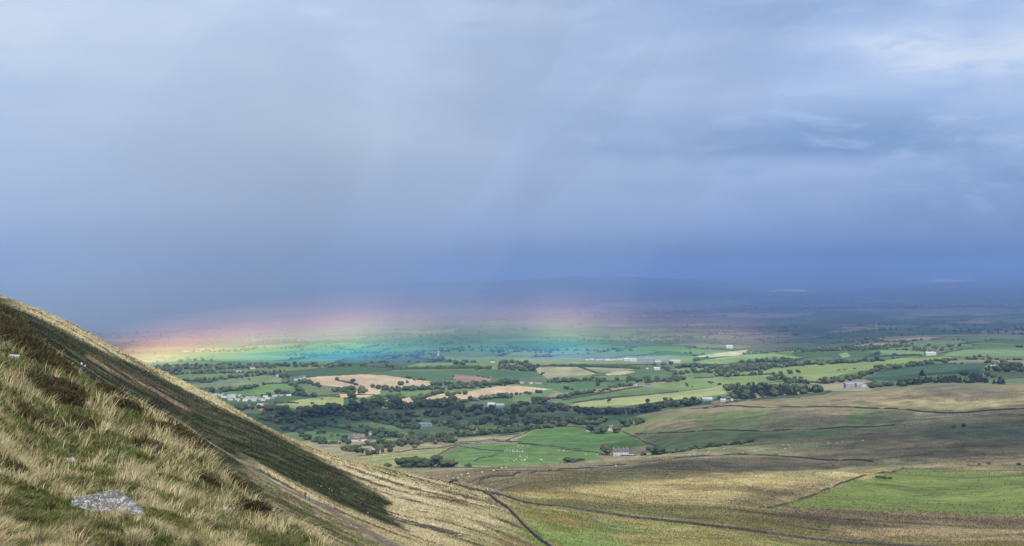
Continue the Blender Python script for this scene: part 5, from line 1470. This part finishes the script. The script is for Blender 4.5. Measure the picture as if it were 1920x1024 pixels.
for u, v, w, lab in ((556, 713, 9, 'white house at the left tip of the wide stubble field'), (563, 711, 10, 'second white house at the left tip of the wide stubble field'), (569, 709, 8, 'third white house at the left tip of the wide stubble field'), (450, 697, 14, 'far white house in the blue hedgerow'), (473, 692, 12, 'farther white house above the blue hedgerow'), (524, 706, 15, 'pale farm range at the end of the left pasture')):
    house('house', u, v, w, 7, 4, 2.4, M_RENDER, M_SLATE, lab, 'house', .3 * math.sin(u), GF)
house('house', 923, 680, 10, 8, 4.4, 2.6, M_RENDER, M_SLATE, 'white house by the light green paddock on the far plain', 'house', .2)
house('house', 942, 679, 10, 8, 4.4, 2.6, M_RENDER, M_SLATE, 'white house at the left end of the far bright plain', 'house', -.2)

# static caravans in their park
def caravan_meshes(mw, mr):
    w, d, e = 8.5, 3.2, 2.4
    vv, ff = gable_wall(w, d, e, .5); a = mesh_from('body', vv, ff, (mw,), False)
    vv, ff = gable_roof(w, d, e, .5, .12, .08); b2 = mesh_from('roof', vv, ff, (mr,), False)
    return a, b2


CV = [caravan_meshes(M_RENDER, M_WHITEROOF), caravan_meshes(M_CREAM, M_WHITEROOF), caravan_meshes(M_RENDER, M_GREYSHEET), caravan_meshes(M_GREYSHEET, M_GREYSHEET), caravan_meshes(M_STONEWALL, M_SLATE)]
r = random.Random(21)
for row, (u0, u1, vv0, vv1) in enumerate(((392, 425, 739, 739.5), (402, 450, 742.5, 743), (420, 480, 746.5, 746), (432, 516, 750.5, 748.5), (448, 505, 753, 751.5), (470, 530, 747, 743.5), (518, 552, 743.5, 742.5))):
    u = u0
    while u < u1:
        g = sight(u, vv0 + (vv1 - vv0) * (u - u0) / (u1 - u0) + r.uniform(-.5, .5), 1500)
        o = link('static_caravan', None, None, (g.x, g.y, g.z + .3), r.choice((.15, .15, 1.4, -.5, .8)) + r.uniform(-.1, .1))
        cb, cr2 = r.choice(CV)
        tag(o, 'pale static caravan in row %s of the park beside the fell crest' % ('one', 'two', 'three', 'four', 'five', 'six', 'seven')[row], 'caravan', 'static caravans in the park')
        link('body', cb, o); link('roof', cr2, o)
        u += r.uniform(7.5, 17)

# far wind turbine and church tower
def lathe(prof, n=10):
    v, f = [], []
    for z, rr in prof:
        for i in range(n): v.append((math.cos(i * 6.2832 / n) * rr, math.sin(i * 6.2832 / n) * rr, z))
    for j in range(len(prof) - 1):
        for i in range(n): f.append((j * n + i, j * n + (i + 1) % n, (j + 1) * n + (i + 1) % n, (j + 1) * n + i))
    return v, f


g = sight(1643, 618, 3000)
t = tag(link('wind_turbine', None, None, g), 'slim white wind turbine standing alone in the blue distance', 'wind turbine')
vv, ff = lathe([(-1, 1.6), (24, .95), (24.1, 0)]); link('tower', mesh_from('tower', vv, ff, (M_RENDER,), True), t)
nc = boxes('nacelle', [(-1, 1, -2.6, 2.0, 23.6, 25.4)], M_RENDER, t)
rt = link('rotor', None, t, (0, -2.8, 24.5))
for a in (.5, .5 + 2.094, .5 + 4.189):
    L = 13.; c_, s_ = math.cos(a), math.sin(a)
    bl = [(0, -.3), (2.5, .9), (L, .12), (L, -.12), (2.5, -.5)]
    vv = [(x * c_ - y * s_, z, x * s_ + y * c_) for z in (-.12, .12) for x, y in bl]
    ff = [(0, 1, 2, 3, 4), (9, 8, 7, 6, 5)] + [(i, i + 5, (i + 1) % 5 + 5, (i + 1) % 5) for i in range(5)]
    link('blade', mesh_from('blade', vv, ff, (M_RENDER,), False), rt)
g = sight(822, 668, 2500)
t = tag(link('church_tower', None, None, g), 'pale square church tower above the far wood under the rainbow', 'church tower')
boxes('tower', [(-2.2, 2.2, -2.2, 2.2, -1, 12.5)], M_STONEWALL, t)
boxes('parapet', [(-2.5, 2.5, -2.5, -2.25, 12.2, 13.6), (-2.5, 2.5, 2.25, 2.5, 12.2, 13.6), (-2.5, -2.25, -2.25, 2.25, 12.2, 13.6), (2.25, 2.5, -2.25, 2.25, 12.2, 13.6)], M_STONEWALL, t)
boxes('window', [(-.6, .6, -2.26, -2.1, 8, 11)], M_PANE, t)

# ------------------------------------------------------------------ sheep and walkers
def skin_mesh(name, verts, edges, radii, mats, level=1, root=0, mat_fn=None):
    me = bpy.data.meshes.new(name + '_cage')
    me.from_pydata(verts, edges, [])
    o = bpy.data.objects.new(name, me); COL.objects.link(o)
    sk = o.modifiers.new('skin', 'SKIN'); sk.use_smooth_shade = True
    for i, d in enumerate(me.skin_vertices[0].data):
        d.radius = radii[i] if isinstance(radii[i], tuple) else (radii[i], radii[i]); d.use_root = i == root
    sd = o.modifiers.new('sub', 'SUBSURF'); sd.levels = level; sd.render_levels = level
    dg = bpy.context.evaluated_depsgraph_get()
    out = bpy.data.meshes.new_from_object(o.evaluated_get(dg))
    out.name = name
    bpy.data.objects.remove(o); bpy.data.meshes.remove(me)
    out.materials.clear()
    for m in mats: out.materials.append(m)
    for p in out.polygons:
        p.use_smooth = True
        if mat_fn: p.material_index = mat_fn(p.center)
    return out


M_WOOL = plain_mat('wool', (.62, .59, .52), (.78, .76, .70), 9.)
M_FACE = plain_mat('sheep_face', (.10, .09, .08), (.30, .28, .25), 5.)


def sheep_mesh(graze):
    hz = .22 if graze else .78
    V = [(-.42, 0, .62), (0, 0, .64), (.36, 0, .66), (.55, 0, .70 if not graze else .52), (.66, 0, hz + .05), (.82, 0, hz - .06)]
    R = [(.20, .23), (.25, .26), (.22, .23), (.13, .13), (.09, .09), (.05, .05)]
    E = [(0, 1), (1, 2), (2, 3), (3, 4), (4, 5)]
    for x in (-.34, .32):
        for y in (-.13, .13):
            i = len(V)
            V += [(x, y, .42), (x + .02, y, .22), (x, y, .0)]; R += [.10, .045, .035]
            E += [(0 if x < 0 else 2, i), (i, i + 1), (i + 1, i + 2)]
    return skin_mesh('sheep', V, E, R, (M_WOOL, M_FACE), 1, 1, lambda c: 1 if (c.x > .60 or c.z < .28) else 0)


SHEEP = [sheep_mesh(True), sheep_mesh(False)]
sp = [(640 + x / 4.5725, 800 + y / 4.5725, 0) for x, y in ((1400, 212), (1420, 206), (1445, 211), (1470, 208), (1500, 216), (1555, 216), (1520, 172), (1600, 174), (1545, 291), (1400, 298), (1425, 298), (1480, 296), (1500, 286), (1550, 301), (1570, 296), (1720, 291), (1590, 266), (1470, 222), (1530, 222))]
sp += [(640 + x / 4.5725, 800 + y / 4.5725, 1) for x, y in ((910, 431), (960, 446), (1000, 446), (1030, 421), (1036, 434), (1090, 411), (1095, 436), (1210, 398), (1305, 386), (1410, 356), (1375, 361))]
sp += [(960 + x / 3.879, 760 + y / 3.879, 2) for x, y in ((45, 302), (75, 302), (15, 341), (40, 339), (75, 341), (60, 376), (95, 401), (210, 401), (340, 334), (375, 336), (535, 361), (620, 366), (635, 358))]
sp += [(960 + x / 3.879, 760 + y / 3.879, 3) for x, y in ((1325, 359), (1370, 354), (1430, 346), (1540, 323), (1680, 350), (1290, 366), (1420, 356))]
sp += [(1440 + x / 3.879, 760 + y / 3.879, 4) for x, y in ((110, 296), (145, 294), (155, 299), (160, 316), (125, 321), (355, 281), (360, 304), (440, 281), (500, 281), (540, 271), (690, 262))]
sp += [(580 + x / 9.57, 780 + y / 9.57, 6) for x, y in ((1115, 146), (1265, 156), (1285, 181), (1505, 236), (1560, 231), (1090, 191))]
sp += [(580 + x / 9.57, 780 + y / 9.57, 7) for x, y in ((1330, 712), (1495, 727), (1600, 772), (1520, 761), (1190, 806))]
SL = [('white sheep grazing in the green walled field left of the farmhouse', 'sheep in the walled sheep field'), ('white sheep on the pale moor strip above the long middle wall', 'sheep on the pale moor strip'),
      ('white sheep on the right part of the sheep field near the bushes', 'sheep near the field bushes'), ('white sheep below the hawthorn row on the moor edge', 'sheep below the hawthorn row'),
      ('white sheep on the thin bright grass strip of the right moor', 'sheep on the bright moor strip'), ('white sheep on the dark moor below the middle wall', 'sheep on the dark moor'),
      ('white sheep in the lit pasture among the woods', 'sheep in the lit pasture'), ('white sheep on the yellow green field by the fell crest', 'sheep on the yellow green field')]
r = random.Random(3)
for u, v, k in sp:
    g = sight(u, v, 900)
    s = r.uniform(1.15, 1.45)
    tag(link('sheep', r.choice(SHEEP), None, g, r.uniform(0, 6.28), (s, s, s)), SL[k][0], 'sheep', SL[k][1])


def person(u, v, dmin, rz, coat, legs, label, pack=None, stride=.28, hood=None):
    g = sight(u, v, dmin)
    V = [(0, 0, .95), (0, .0, 1.15), (0, .01, 1.38), (0, 0, 1.50), (0, -.01, 1.63), (0, -.01, 1.72)]
    R = [(.15, .11), (.15, .105), (.17, .11), (.06, .06), (.095, .105), (.06, .07)]
    E = [(i, i + 1) for i in range(5)]
    for sx, sd in ((-1, 1), (1, -1)):
        i = len(V)
        V += [(sx * .10, 0, .88), (sx * .11, -sd * stride * .45 - .05, .48), (sx * .11, -sd * stride + .04, .08), (sx * .12, -sd * stride - .13, .03)]
        R += [.09, .06, .045, .04]; E += [(0, i), (i, i + 1), (i + 1, i + 2), (i + 2, i + 3)]
        i = len(V)
        V += [(sx * .20, 0, 1.42), (sx * .25, sd * .10, 1.15), (sx * .22, sd * .12 - .16, .95), (sx * .215, sd * .12 - .22, .88)]
        R += [.06, .05, .04, .035]; E += [(2, i), (i, i + 1), (i + 1, i + 2), (i + 2, i + 3)]
    ms = [plain_mat('coat_cloth', coat, tuple(min(1, c * 1.3 + .01) for c in coat), 8.), plain_mat('trouser_cloth', legs, tuple(c * 1.3 + .01 for c in legs), 8.), M_SKIN, M_HAIR]
    def pick(c):
        if c.z > 1.52: return 3 if (c.z > 1.66 or c.y > .03) else 2
        if c.z < .92 and abs(c.x) < .185: return 1
        if c.z < .93: return 2
        return 0
    o = link('person', skin_mesh('body', V, E, R, ms, 1, 0, pick), None, g, rz)
    tag(o, label, 'person')
    if pack:
        v2, f2 = lumpy(ICO2, (.17, .12, .26), (0, .19, 1.22), .08, 2., 5)
        link('backpack', mesh_from('backpack', v2, f2, (plain_mat('pack_cloth', pack, tuple(c * 1.2 for c in pack), 8.),), True), o)
    return o


M_SKIN = plain_mat('skin', (.42, .27, .20), (.52, .34, .26), 6., .6)
M_HAIR = plain_mat('hair', (.03, .025, .02), (.08, .06, .045), 9.)
person(572.5, 935, 280, .5, (.015, .016, .02), (.02, .02, .025), 'walker in black coming along the track, left of the pair', None, .25)
person(579.5, 940, 280, .7, (.22, .25, .32), (.015, .015, .02), 'walker in grey blue jacket and dark trousers on the track, right of the pair', (.02, .02, .03), .3)
person(160.5, 694, 280, 2.6, (.02, .018, .035), (.02, .02, .03), 'walker in dark clothes with a white backpack high on the fell path', (.72, .70, .74), .25)
person(153, 690, 280, 2.9, (.66, .62, .60), (.05, .045, .06), 'walker in pale jacket at the left of the two high on the fell path', None, .3)

# ------------------------------------------------------------------ rocks and stones on the fell
def rock_mat():
    m, k, out = mat('lichen_rock')
    b = k.n('ShaderNodeBsdfPrincipled'); b.inputs['Roughness'].default_value = .88
    oc = k.n('ShaderNodeTexCoord').outputs['Object']
    n1 = k.noise(oc, 2.2, 6, .65); n2 = k.noise(oc, 7., 5, .7); n3 = k.noise(oc, 16., 4, .7)
    c = k.ramp(n1, [(.3, (.085, .08, .078)), (.55, (.17, .165, .16)), (.75, (.27, .265, .255))])
    c = k.mix(k.remap(n2, .50, .58), c, (.44, .46, .41))                       # pale lichen
    c = k.mix(k.remap(n3, .54, .62), c, (.035, .03, .034))
    mp = k.n('ShaderNodeMapping'); mp.inputs['Scale'].default_value = (1.2, 5., 6.); mp.inputs['Rotation'].default_value = (.3, .5, .2); k.put(mp.inputs[0], oc)
    cr = k.noise(mp.outputs[0], 1.6, 4, .6)
    c = k.mix(k.remap(k.math('ABSOLUTE', k.math('SUBTRACT', cr, .5)), .0, .022, .9, 0), c, (.02, .018, .018))                     # dark pits and moss
    up = k.n('ShaderNodeSeparateXYZ'); k.put(up.inputs[0], k.n('ShaderNodeNewGeometry').outputs['Normal'])
    b2 = k.n('ShaderNodeBump'); b2.inputs['Strength'].default_value = .8; b2.inputs['Distance'].default_value = .06
    k.put(b2.inputs['Height'], k.math('ADD', n2, n3)); k.put(b.inputs['Normal'], b2.outputs[0])
    k.put(b.inputs['Base Color'], c); k.put(out.inputs[0], b.outputs[0])
    return m


M_ROCK = rock_mat()
M_QUARTZ = plain_mat('pale_stone', (.30, .285, .27), (.52, .50, .48), 5., bump=.4)


def hull_rock(name, pts, amp, seed, m, cuts=3):
    import bmesh
    bm = bmesh.new()
    for p in pts: bm.verts.new(p)
    bmesh.ops.convex_hull(bm, input=bm.verts)
    for v in [v for v in bm.verts if not v.link_faces]: bm.verts.remove(v)
    bmesh.ops.triangulate(bm, faces=bm.faces)
    for _ in range(cuts): bmesh.ops.subdivide_edges(bm, edges=bm.edges, cuts=1, use_grid_fill=True)
    bm.normal_update()
    co = np.array([v.co[:] for v in bm.verts]); no = np.array([v.normal[:] for v in bm.verts])
    n = fbm(co[:, 0] * 3 + co[:, 2] * 5, co[:, 1] * 3 - co[:, 2] * 4, 4, seed) - .5
    n = n + .5 * (np.abs(fbm(co[:, 0] * 2.2 + co[:, 2] * 6, co[:, 1] * 2 + seed, 3, seed + 4) - .5) * -2 + .2)
    co = co + no * (n * amp)[:, None]
    for v, c in zip(bm.verts, co): v.co = c
    me = bpy.data.meshes.new(name); bm.to_mesh(me); bm.free()
    me.materials.append(m)
    for p in me.polygons: p.use_smooth = False
    return me


g = sight(198, 962, 20)
SC = g.y / 48.
BIG = g.copy()
big = hull_rock('rock', [(-1.22, .1, .02), (-1.15, -.15, -.12), (-1.02, .3, .12), (-.55, -.28, -.05), (-.5, .3, .17), (-.1, -.2, .08), (.06, .0, .34), (.16, .3, .47), (.1, .8, .22), (.5, .15, .17), (.8, .05, -.08), (1.22, -.15, -.46), (1.05, .35, -.34),
                         (.5, -.45, -.42), (-.2, -.45, -.34), (.6, .9, -.1), (-.7, .8, .0), (-.9, .2, -.9), (.9, .2, -1.2), (.2, .8, -1.)], .07, 3, M_ROCK, 4)
tag(link('rock', big, None, g + Vector((0, .25, .34 * SC)), 0, (SC * 1.05, SC, SC * .84)), 'big pale lichen-spotted rock lying in the grass of the near spur', 'rock')
for u, v, s, m, label in ((25, 672, .24, M_QUARTZ, 'white stone at the far left edge under the brown heather'), (106, 722, .34, M_ROCK, 'rock with a pale top set in the dark peat hag'), (101, 716, .13, M_QUARTZ, 'small white stone on the rim of the peat hag'),
                          (163, 760, .20, M_QUARTZ, 'white flat stone between the hag and the spur edge'), (245, 890, .30, M_ROCK, 'half buried grey rock in the middle of the near slope'), (130, 866, .22, M_ROCK, 'small brownish rock left of the half buried one'),
                          (150, 1010, .10, M_QUARTZ, 'tiny white pebble near the bottom edge of the view'), (422, 957, .15, M_QUARTZ, 'small pale stone on the right of the near slope'), (197, 983, .14, M_ROCK, 'little brown stone just under the big rock')):
    g = sight(u, v, 20)
    r = random.Random(int(u))
    k = g.y / 60.
    pts = [Vector((r.gauss(0, 1), r.gauss(0, 1), r.gauss(0, 1))).normalized() * s for _ in range(16)]
    tag(link('rock' if s > .22 else 'stone', hull_rock('rock', [(p.x * 1.5, p.y, p.z * .75) for p in pts], s * .25, int(u), m, 2), None, g + Vector((0, 0, s * .25)), r.uniform(0, 3), (k, k, k)), label, 'rock' if s > .22 else 'stone')
g = sight(1154.6, 875, 900)
tag(link('boulder', hull_rock('boulder', [tuple(Vector((q.gauss(0, 1), q.gauss(0, 1), q.gauss(0, .7))).normalized() * 1.1) for q in [random.Random(5)] for _ in range(14)], .3, 5, M_QUARTZ, 2), None, g + Vector((0, 0, .3))), 'lone whitish boulder on the brown moor in front of the farmhouse', 'boulder')
STONES = [hull_rock('stone', [tuple(Vector((q.gauss(0, 1), q.gauss(0, 1), q.gauss(0, .7))).normalized() * .5) for _ in range(12)], .15, 40 + j, M_QUARTZ, 1) for j, q in enumerate(random.Random(50 + j) for j in range(4))]
r = random.Random(8)
for u, v in ((174, 696), (270, 722), (276, 724), (283, 727), (290, 730), (297, 728), (262, 717), (245, 708), (330, 746), (349, 742), (355, 756), (402, 776), (440, 800), (596, 909), (602, 912), (617, 917), (622, 920), (640, 923), (645, 929), (612, 932), (676, 943), (675, 927), (690, 962), (522, 893), (498, 888), (640, 975), (658, 985), (668, 990), (560, 922), (536, 912)):
    g = sight(u, v, 180); s = r.uniform(.22, .5)
    tag(link('stone', r.choice(STONES), None, g + Vector((0, 0, s * .12)), r.uniform(0, 6), (s * 1.3, s, s * .8)), 'pale stone lying in the dark bilberry of the fellside' if u < 500 or v < 930 else 'pale stone lying beside the track down the fellside', 'stone', 'pale stones on the fellside')


# ------------------------------------------------------------------ grass of the near spur, blade by blade
def blade_mat(name):
    m, k, out = mat(name)
    at = k.n('ShaderNodeAttribute', attribute_name='tint').outputs['Color']
    d = k.n('ShaderNodeBsdfDiffuse'); t = k.n('ShaderNodeBsdfTranslucent')
    k.put(d.inputs[0], at); k.put(t.inputs[0], at)
    mx = k.n('ShaderNodeMixShader'); mx.inputs[0].default_value = .22
    k.put(mx.inputs[1], d.outputs[0]); k.put(mx.inputs[2], t.outputs[0])
    k.put(out.inputs[0], mx.outputs[0])
    return m


M_BLADE = blade_mat('grass_blades')
HAGS = [(62, 655, 2.6), (14, 600, 2.6), (38, 628, 2.4), (110, 735, 1.5), (120, 752, 1.1), (232, 770, 1.0), (205, 742, .9), (330, 822, 1.3), (350, 835, 1.2), (430, 902, 1.0), (440, 915, 1.0), (385, 912, .8), (475, 960, .8), (275, 845, .8), (150, 800, .9), (500, 985, .7), (60, 790, 1.), (30, 890, .8), (95, 965, .9)]
HAG_W = [(sight(u, v, 20), q) for u, v, q in HAGS]


def build_blades():
    r = np.random.default_rng(5)
    N = 1500000
    s = r.uniform(-.395, -.085, N)
    d = 1 / r.uniform(1 / 122, 1 / 29, N)
    x, y = s * d, d
    z = height(x, y)
    v = EYE_ROW - F * z / d; u = 960 + F * s
    # keep what the spur does not hide behind its own rim
    dd = np.geomspace(20, 125, 260); ss = np.linspace(-.40, -.08, 200)
    row = EYE_ROW - F * base_height(ss[None, :], dd[:, None]) / dd[:, None]
    env = np.minimum.accumulate(row, axis=0)
    si = np.clip(np.round((s - ss[0]) / (ss[1] - ss[0])).astype(int), 0, 199); di = np.clip(np.searchsorted(dd, d), 0, 259)
    vis = (v < env[di, si] + 14) & (v < 1075)
    k = np.nonzero(vis)[0][:300000]
    x, y, z, d = x[k], y[k], z[k], d[k]
    n = len(k)
    # two thirds of the blades gather into tussocks, each with its own colour, height and lean
    cell = .62
    gx, gy = np.floor(x / cell), np.floor(y / cell)
    h1, h2, h3, h4, h5 = (_hash(gx, gy, 900 + i) for i in range(5))
    tus = (r.random(n) < .68) & (h5 > .18)
    cx, cy = (gx + .2 + .6 * h1) * cell, (gy + .2 + .6 * h2) * cell
    tx, ty = cx + r.normal(0, .11, n) * (.6 + h3), cy + r.normal(0, .11, n) * (.6 + h3)
    x, y = np.where(tus, tx, x), np.where(tus, ty, y)
    z = height(x, y)
    ox, oy = (x - cx) * 3.2, (y - cy) * 3.2
    # dry straw, green sward and dark low growth lie in patches drawn out along the slope
    a1 = fbm((x * .93 + y * .36) / 2.0, (y * .93 - x * .36) / 1.7, 4, 61); a2 = fbm(x / 1.1, y / 1.5, 3, 65); a3 = fbm(x / 5, y / 6, 3, 67); tuft = fbm(x / .45, y / .6, 2, 69)
    p = a1 * .55 + a2 * .25 + a3 * .2 + (r.random(n) - .5) * .08 + np.where(tus, (h4 - .5) * .16, 0)
    straw = band(p, .525, .63) * .70
    green = (1 - straw) * band(fbm(x / 2.4, y / 3., 3, 71) + (r.random(n) - .5) * .15, .40, .58)
    hag = np.zeros(n)
    for c, q in HAG_W:
        q = q * c.y / 70.
        hag = np.maximum(hag, np.clip(1.2 - np.hypot(x - c.x, (y - c.y) * .7) / q + (a2 - .5) * 1.6, 0, 1))
    hag = np.where(hag > .45, 1., 0.) * (r.random(n) < .92)
    v_st = r.random((n, 1))
    col = np.where(v_st < .55, STRAW * 1.12, np.where(v_st < .8, C(.50, .44, .27), C(.33, .27, .125)))
    vg = r.random((n, 1))
    gcol = np.where(vg < .5, C(.115, .135, .042), np.where(vg < .75, C(.215, .22, .095), C(.06, .078, .026)))
    dcol = np.where(vg < .35, C(.085, .08, .034), np.where(vg < .62, C(.27, .25, .12), C(.125, .135, .048)))
    isst = r.random(n) < straw; isgr = r.random(n) < green
    c = np.where(isst[:, None], col, np.where(isgr[:, None], gcol, dcol))
    hv = r.random((n, 1))
    hcol = np.where(hv < .45, C(.062, .054, .026), np.where(hv < .62, C(.10, .064, .044), C(.085, .088, .034)))
    hag_b = hag > .5
    c = np.where(hag_b[:, None], hcol, c) * r.uniform(.7, 1.25, (n, 1)) * np.where(tus, .72 + .5 * h3, .8)[:, None]
    L = np.where(isst, r.uniform(.30, .62, n), np.where(isgr, r.uniform(.16, .34, n), r.uniform(.14, .34, n))) * (.65 + .7 * tuft) * np.where(tus, .75 + .75 * h4, .62)
    L = np.where(hag_b, r.uniform(.22, .5, n), L) * np.clip(d / 60, .75, 1.35)
    w = np.maximum(.013, d * .00040) * r.uniform(.7, 1.3, n) * np.where(hag_b, 1.5, 1) * np.where(isst, .85, 1.1)
    # the big rock lies bare
    bare = (np.abs(x - BIG.x) < 1.25 * SC) & (y > BIG.y - 2.2 * SC) & (y < BIG.y + 1.2 * SC)
    L = np.where(bare, L * .45, L)
    # the wind lays the blades over towards the right
    ang = r.normal(.15, .55, n)
    lean = np.where(isst, r.uniform(.35, .95, n), r.uniform(.2, .9, n))
    ang = ang + np.where(tus, (h1 - .5) * 1.6, 0)
    dirx, diry = np.cos(ang) * .75, np.sin(ang) * .75
    dirx, diry = np.where(tus, dirx * (.5 + h2) + ox, dirx), np.where(tus, diry + oy, diry)
    turn = ~tus & (r.random(n) < np.where(isst, .12, .35))
    dirx = np.where(turn, -dirx, dirx)
    fa = r.uniform(-.9, .9, n); wx, wy = np.cos(fa), np.sin(fa)
    lift = np.where(hag_b, .30, 0.)
    base = np.stack([x, y, z - .03 + lift * r.random(n)], -1)
    mid = base + np.stack([dirx * lean * L * .35, diry * lean * L * .35, L * .58], -1)
    tip = base + np.stack([dirx * lean * L, diry * lean * L, L * (1.02 - .28 * lean)], -1)
    W = np.stack([wx * w, wy * w, np.zeros(n)], -1)
    V = np.empty((n, 5, 3), np.float32)
    V[:, 0] = base - W * .5; V[:, 1] = base + W * .5; V[:, 2] = mid + W * .42; V[:, 3] = mid - W * .42; V[:, 4] = tip
    o = np.arange(n, dtype=np.int32)[:, None] * 5
    tris = np.concatenate([o + np.array([0, 1, 2]), o + np.array([0, 2, 3]), o + np.array([3, 2, 4])], 0)
    cc = np.repeat(c[:, None, :], 5, 1)
    tag(link('grass', mesh_from('grass', V.reshape(-1, 3), tris, (M_BLADE,), True, cc.reshape(-1, 3))), 'wind-blown straw and green grass on the near spur', kind='stuff')


build_blades()


def heather_bush(p, q, seed, label):
    r = np.random.default_rng(seed)
    n = int(260 + 200 * q)
    a = r.uniform(0, 6.283, n); rr = np.sqrt(r.random(n)); 
    rad = q
    hgt = .55 * min(1.2, q) * (1 - rr ** 2 * .8)
    x, y = np.cos(a) * rr * rad, np.sin(a) * rr * rad
    gz = height(x + p.x, y + p.y) - p.z
    b2 = np.stack([x, y, gz + hgt * .4 - .05], -1)
    t = b2 + np.stack([np.cos(a) * .16 + r.normal(.05, .1, n), np.sin(a) * .16 + r.normal(0, .1, n), hgt * .7 + r.uniform(.08, .25, n)], -1)
    fa = r.uniform(-1, 1, n); w = np.maximum(.05, p.y * .0009) * r.uniform(.6, 1.3, n)
    W = np.stack([np.cos(fa) * w, np.sin(fa) * w, np.zeros(n)], -1)
    V = np.stack([b2 - W, b2 + W, t + W * .7, t - W * .7], 1)
    f = np.arange(n)[:, None] * 4 + np.array([0, 1, 2, 3])
    hv = r.random((n, 1))
    c = np.where(hv < .45, C(.056, .047, .024), np.where(hv < .65, C(.10, .062, .044), C(.07, .075, .03))) * r.uniform(.7, 1.3, (n, 1))
    o = link('heather_bush', mesh_from('heather_bush', V.reshape(-1, 3), f, (M_BLADE,), True, np.repeat(c[:, None], 4, 1).reshape(-1, 3)), None, p)
    tag(o, label, 'heather')


HL = ['large brown heather clump on the left skyline of the near spur', 'brown heather at the very left edge above the white stone', 'brown heather between the left edge and the large clump', 'dark heather overhanging the peat hag', 'dark heather at the foot of the peat hag', 'dark heather on the spur edge below the peat hag', 'heather tuft on the spur edge behind the peat hag',
      'heather clump on the middle of the spur edge', 'heather clump just below the middle of the spur edge', 'brown heather on the lower part of the spur edge', 'lower brown heather on the spur edge', 'purplish heather inside the lower spur', 'dark heather where the spur runs out of view']
for i, lab in enumerate(HL):
    p, q = HAG_W[i]
    heather_bush(p, q * p.y / 70. * .8, 70 + i, lab)


# ------------------------------------------------------------------ tussocks of the fellside and the rough moor
def build_tussocks(name, label, n_want, s0, s1, d0, d1, painter, hgt, seed, dark=.55):
    r = np.random.default_rng(seed)
    N = n_want * 4
    s = r.uniform(s0, s1, N); d = 1 / r.uniform(1 / d1, 1 / d0, N)
    x, y = s * d, d; z = height(x, y); v = EYE_ROW - F * z / d; u = 960 + F * s
    dd = np.geomspace(20, d1 * 1.01, 420); ss = np.linspace(s0 - .01, s1 + .01, 300)
    row = EYE_ROW - F * base_height(ss[None, :], dd[:, None]) / dd[:, None]
    env = np.minimum.accumulate(row, axis=0)
    si = np.clip(np.round((s - ss[0]) / (ss[1] - ss[0])).astype(int), 0, 299); di = np.clip(np.searchsorted(dd, d), 0, 419)
    q = x * .9 - y * .42; t = x * .42 + y * .9
    row_n = fbm(q / 22, t / 3.2, 3, 81)
    vis = (v < env[di, si] + 5) & (v < 1060) & (r.random(N) < .25 + 1.2 * band(row_n, .45, .62))
    # nothing grows on the trodden line
    vis &= ~((edge_dist(u, v, TRACK, False, 1.7) < np.interp(u, [0, 380, 470, 560, 640, 760], [1, 1.5, 5, 8, 10, 15])) & (u < 790) & (d < 620))
    k = np.nonzero(vis)[0][:n_want]
    x, y, z, d, u, v = x[k], y[k], z[k], d[k], u[k], v[k]; n = len(k)
    c = painter(u, v, d, x, y)
    keep = (c[:, 1] < c[:, 0] * 1.22) | (r.random(n) < .12)
    x, y, z, d, u, v, c = x[keep], y[keep], z[keep], d[keep], u[keep], v[keep], c[keep]; n = len(x)
    bil = c.max(1) < .13
    c = c * np.where(bil[:, None], r.uniform(.8, 1.15, (n, 1)), r.uniform(dark, 1.35, (n, 1)))
    c = c * np.where(bil, .72, 1)[:, None]
    h = hgt * r.uniform(.5, 1.25, n) * np.where(bil, .65, 1) * np.clip(d / 450, .6, 1.6)
    V = np.empty((n, 6, 3), np.float32)
    for j in range(2):
        a = r.uniform(-.8, .8, n) + (1.2 if j else 0)
        w = h * r.uniform(.5, .9, n)
        V[:, j * 3] = np.stack([x - np.cos(a) * w, y - np.sin(a) * w, z - .1], -1); V[:, j * 3 + 1] = np.stack([x + np.cos(a) * w, y + np.sin(a) * w, z - .1], -1)
        V[:, j * 3 + 2] = np.stack([x + h * r.uniform(-.1, .5, n), y + h * r.uniform(-.2, .2, n), z + h], -1)
    o = np.arange(n, dtype=np.int32)[:, None] * 6
    tris = np.concatenate([o + np.array([0, 1, 2]), o + np.array([3, 4, 5])], 0)
    tag(link(name, mesh_from(name, V.reshape(-1, 3), tris, (M_BLADE,), True, np.repeat(c[:, None], 6, 1).reshape(-1, 3))), label, kind='stuff')


build_tussocks('fell_grass', 'tussocks and bilberry covering the fellside', 110000, -.40, .05, 190, 640, paint_fell, .42, 15)
build_tussocks('moor_grass', 'rough grass tussocks of the near moor', 60000, -.05, .40, 330, 690, paint_fell, .40, 16)
build_tussocks('rushes', 'rushes and rough grass of the middle moor', 70000, -.10, .40, 690, 1750, paint_moor, .40, 17, .75)
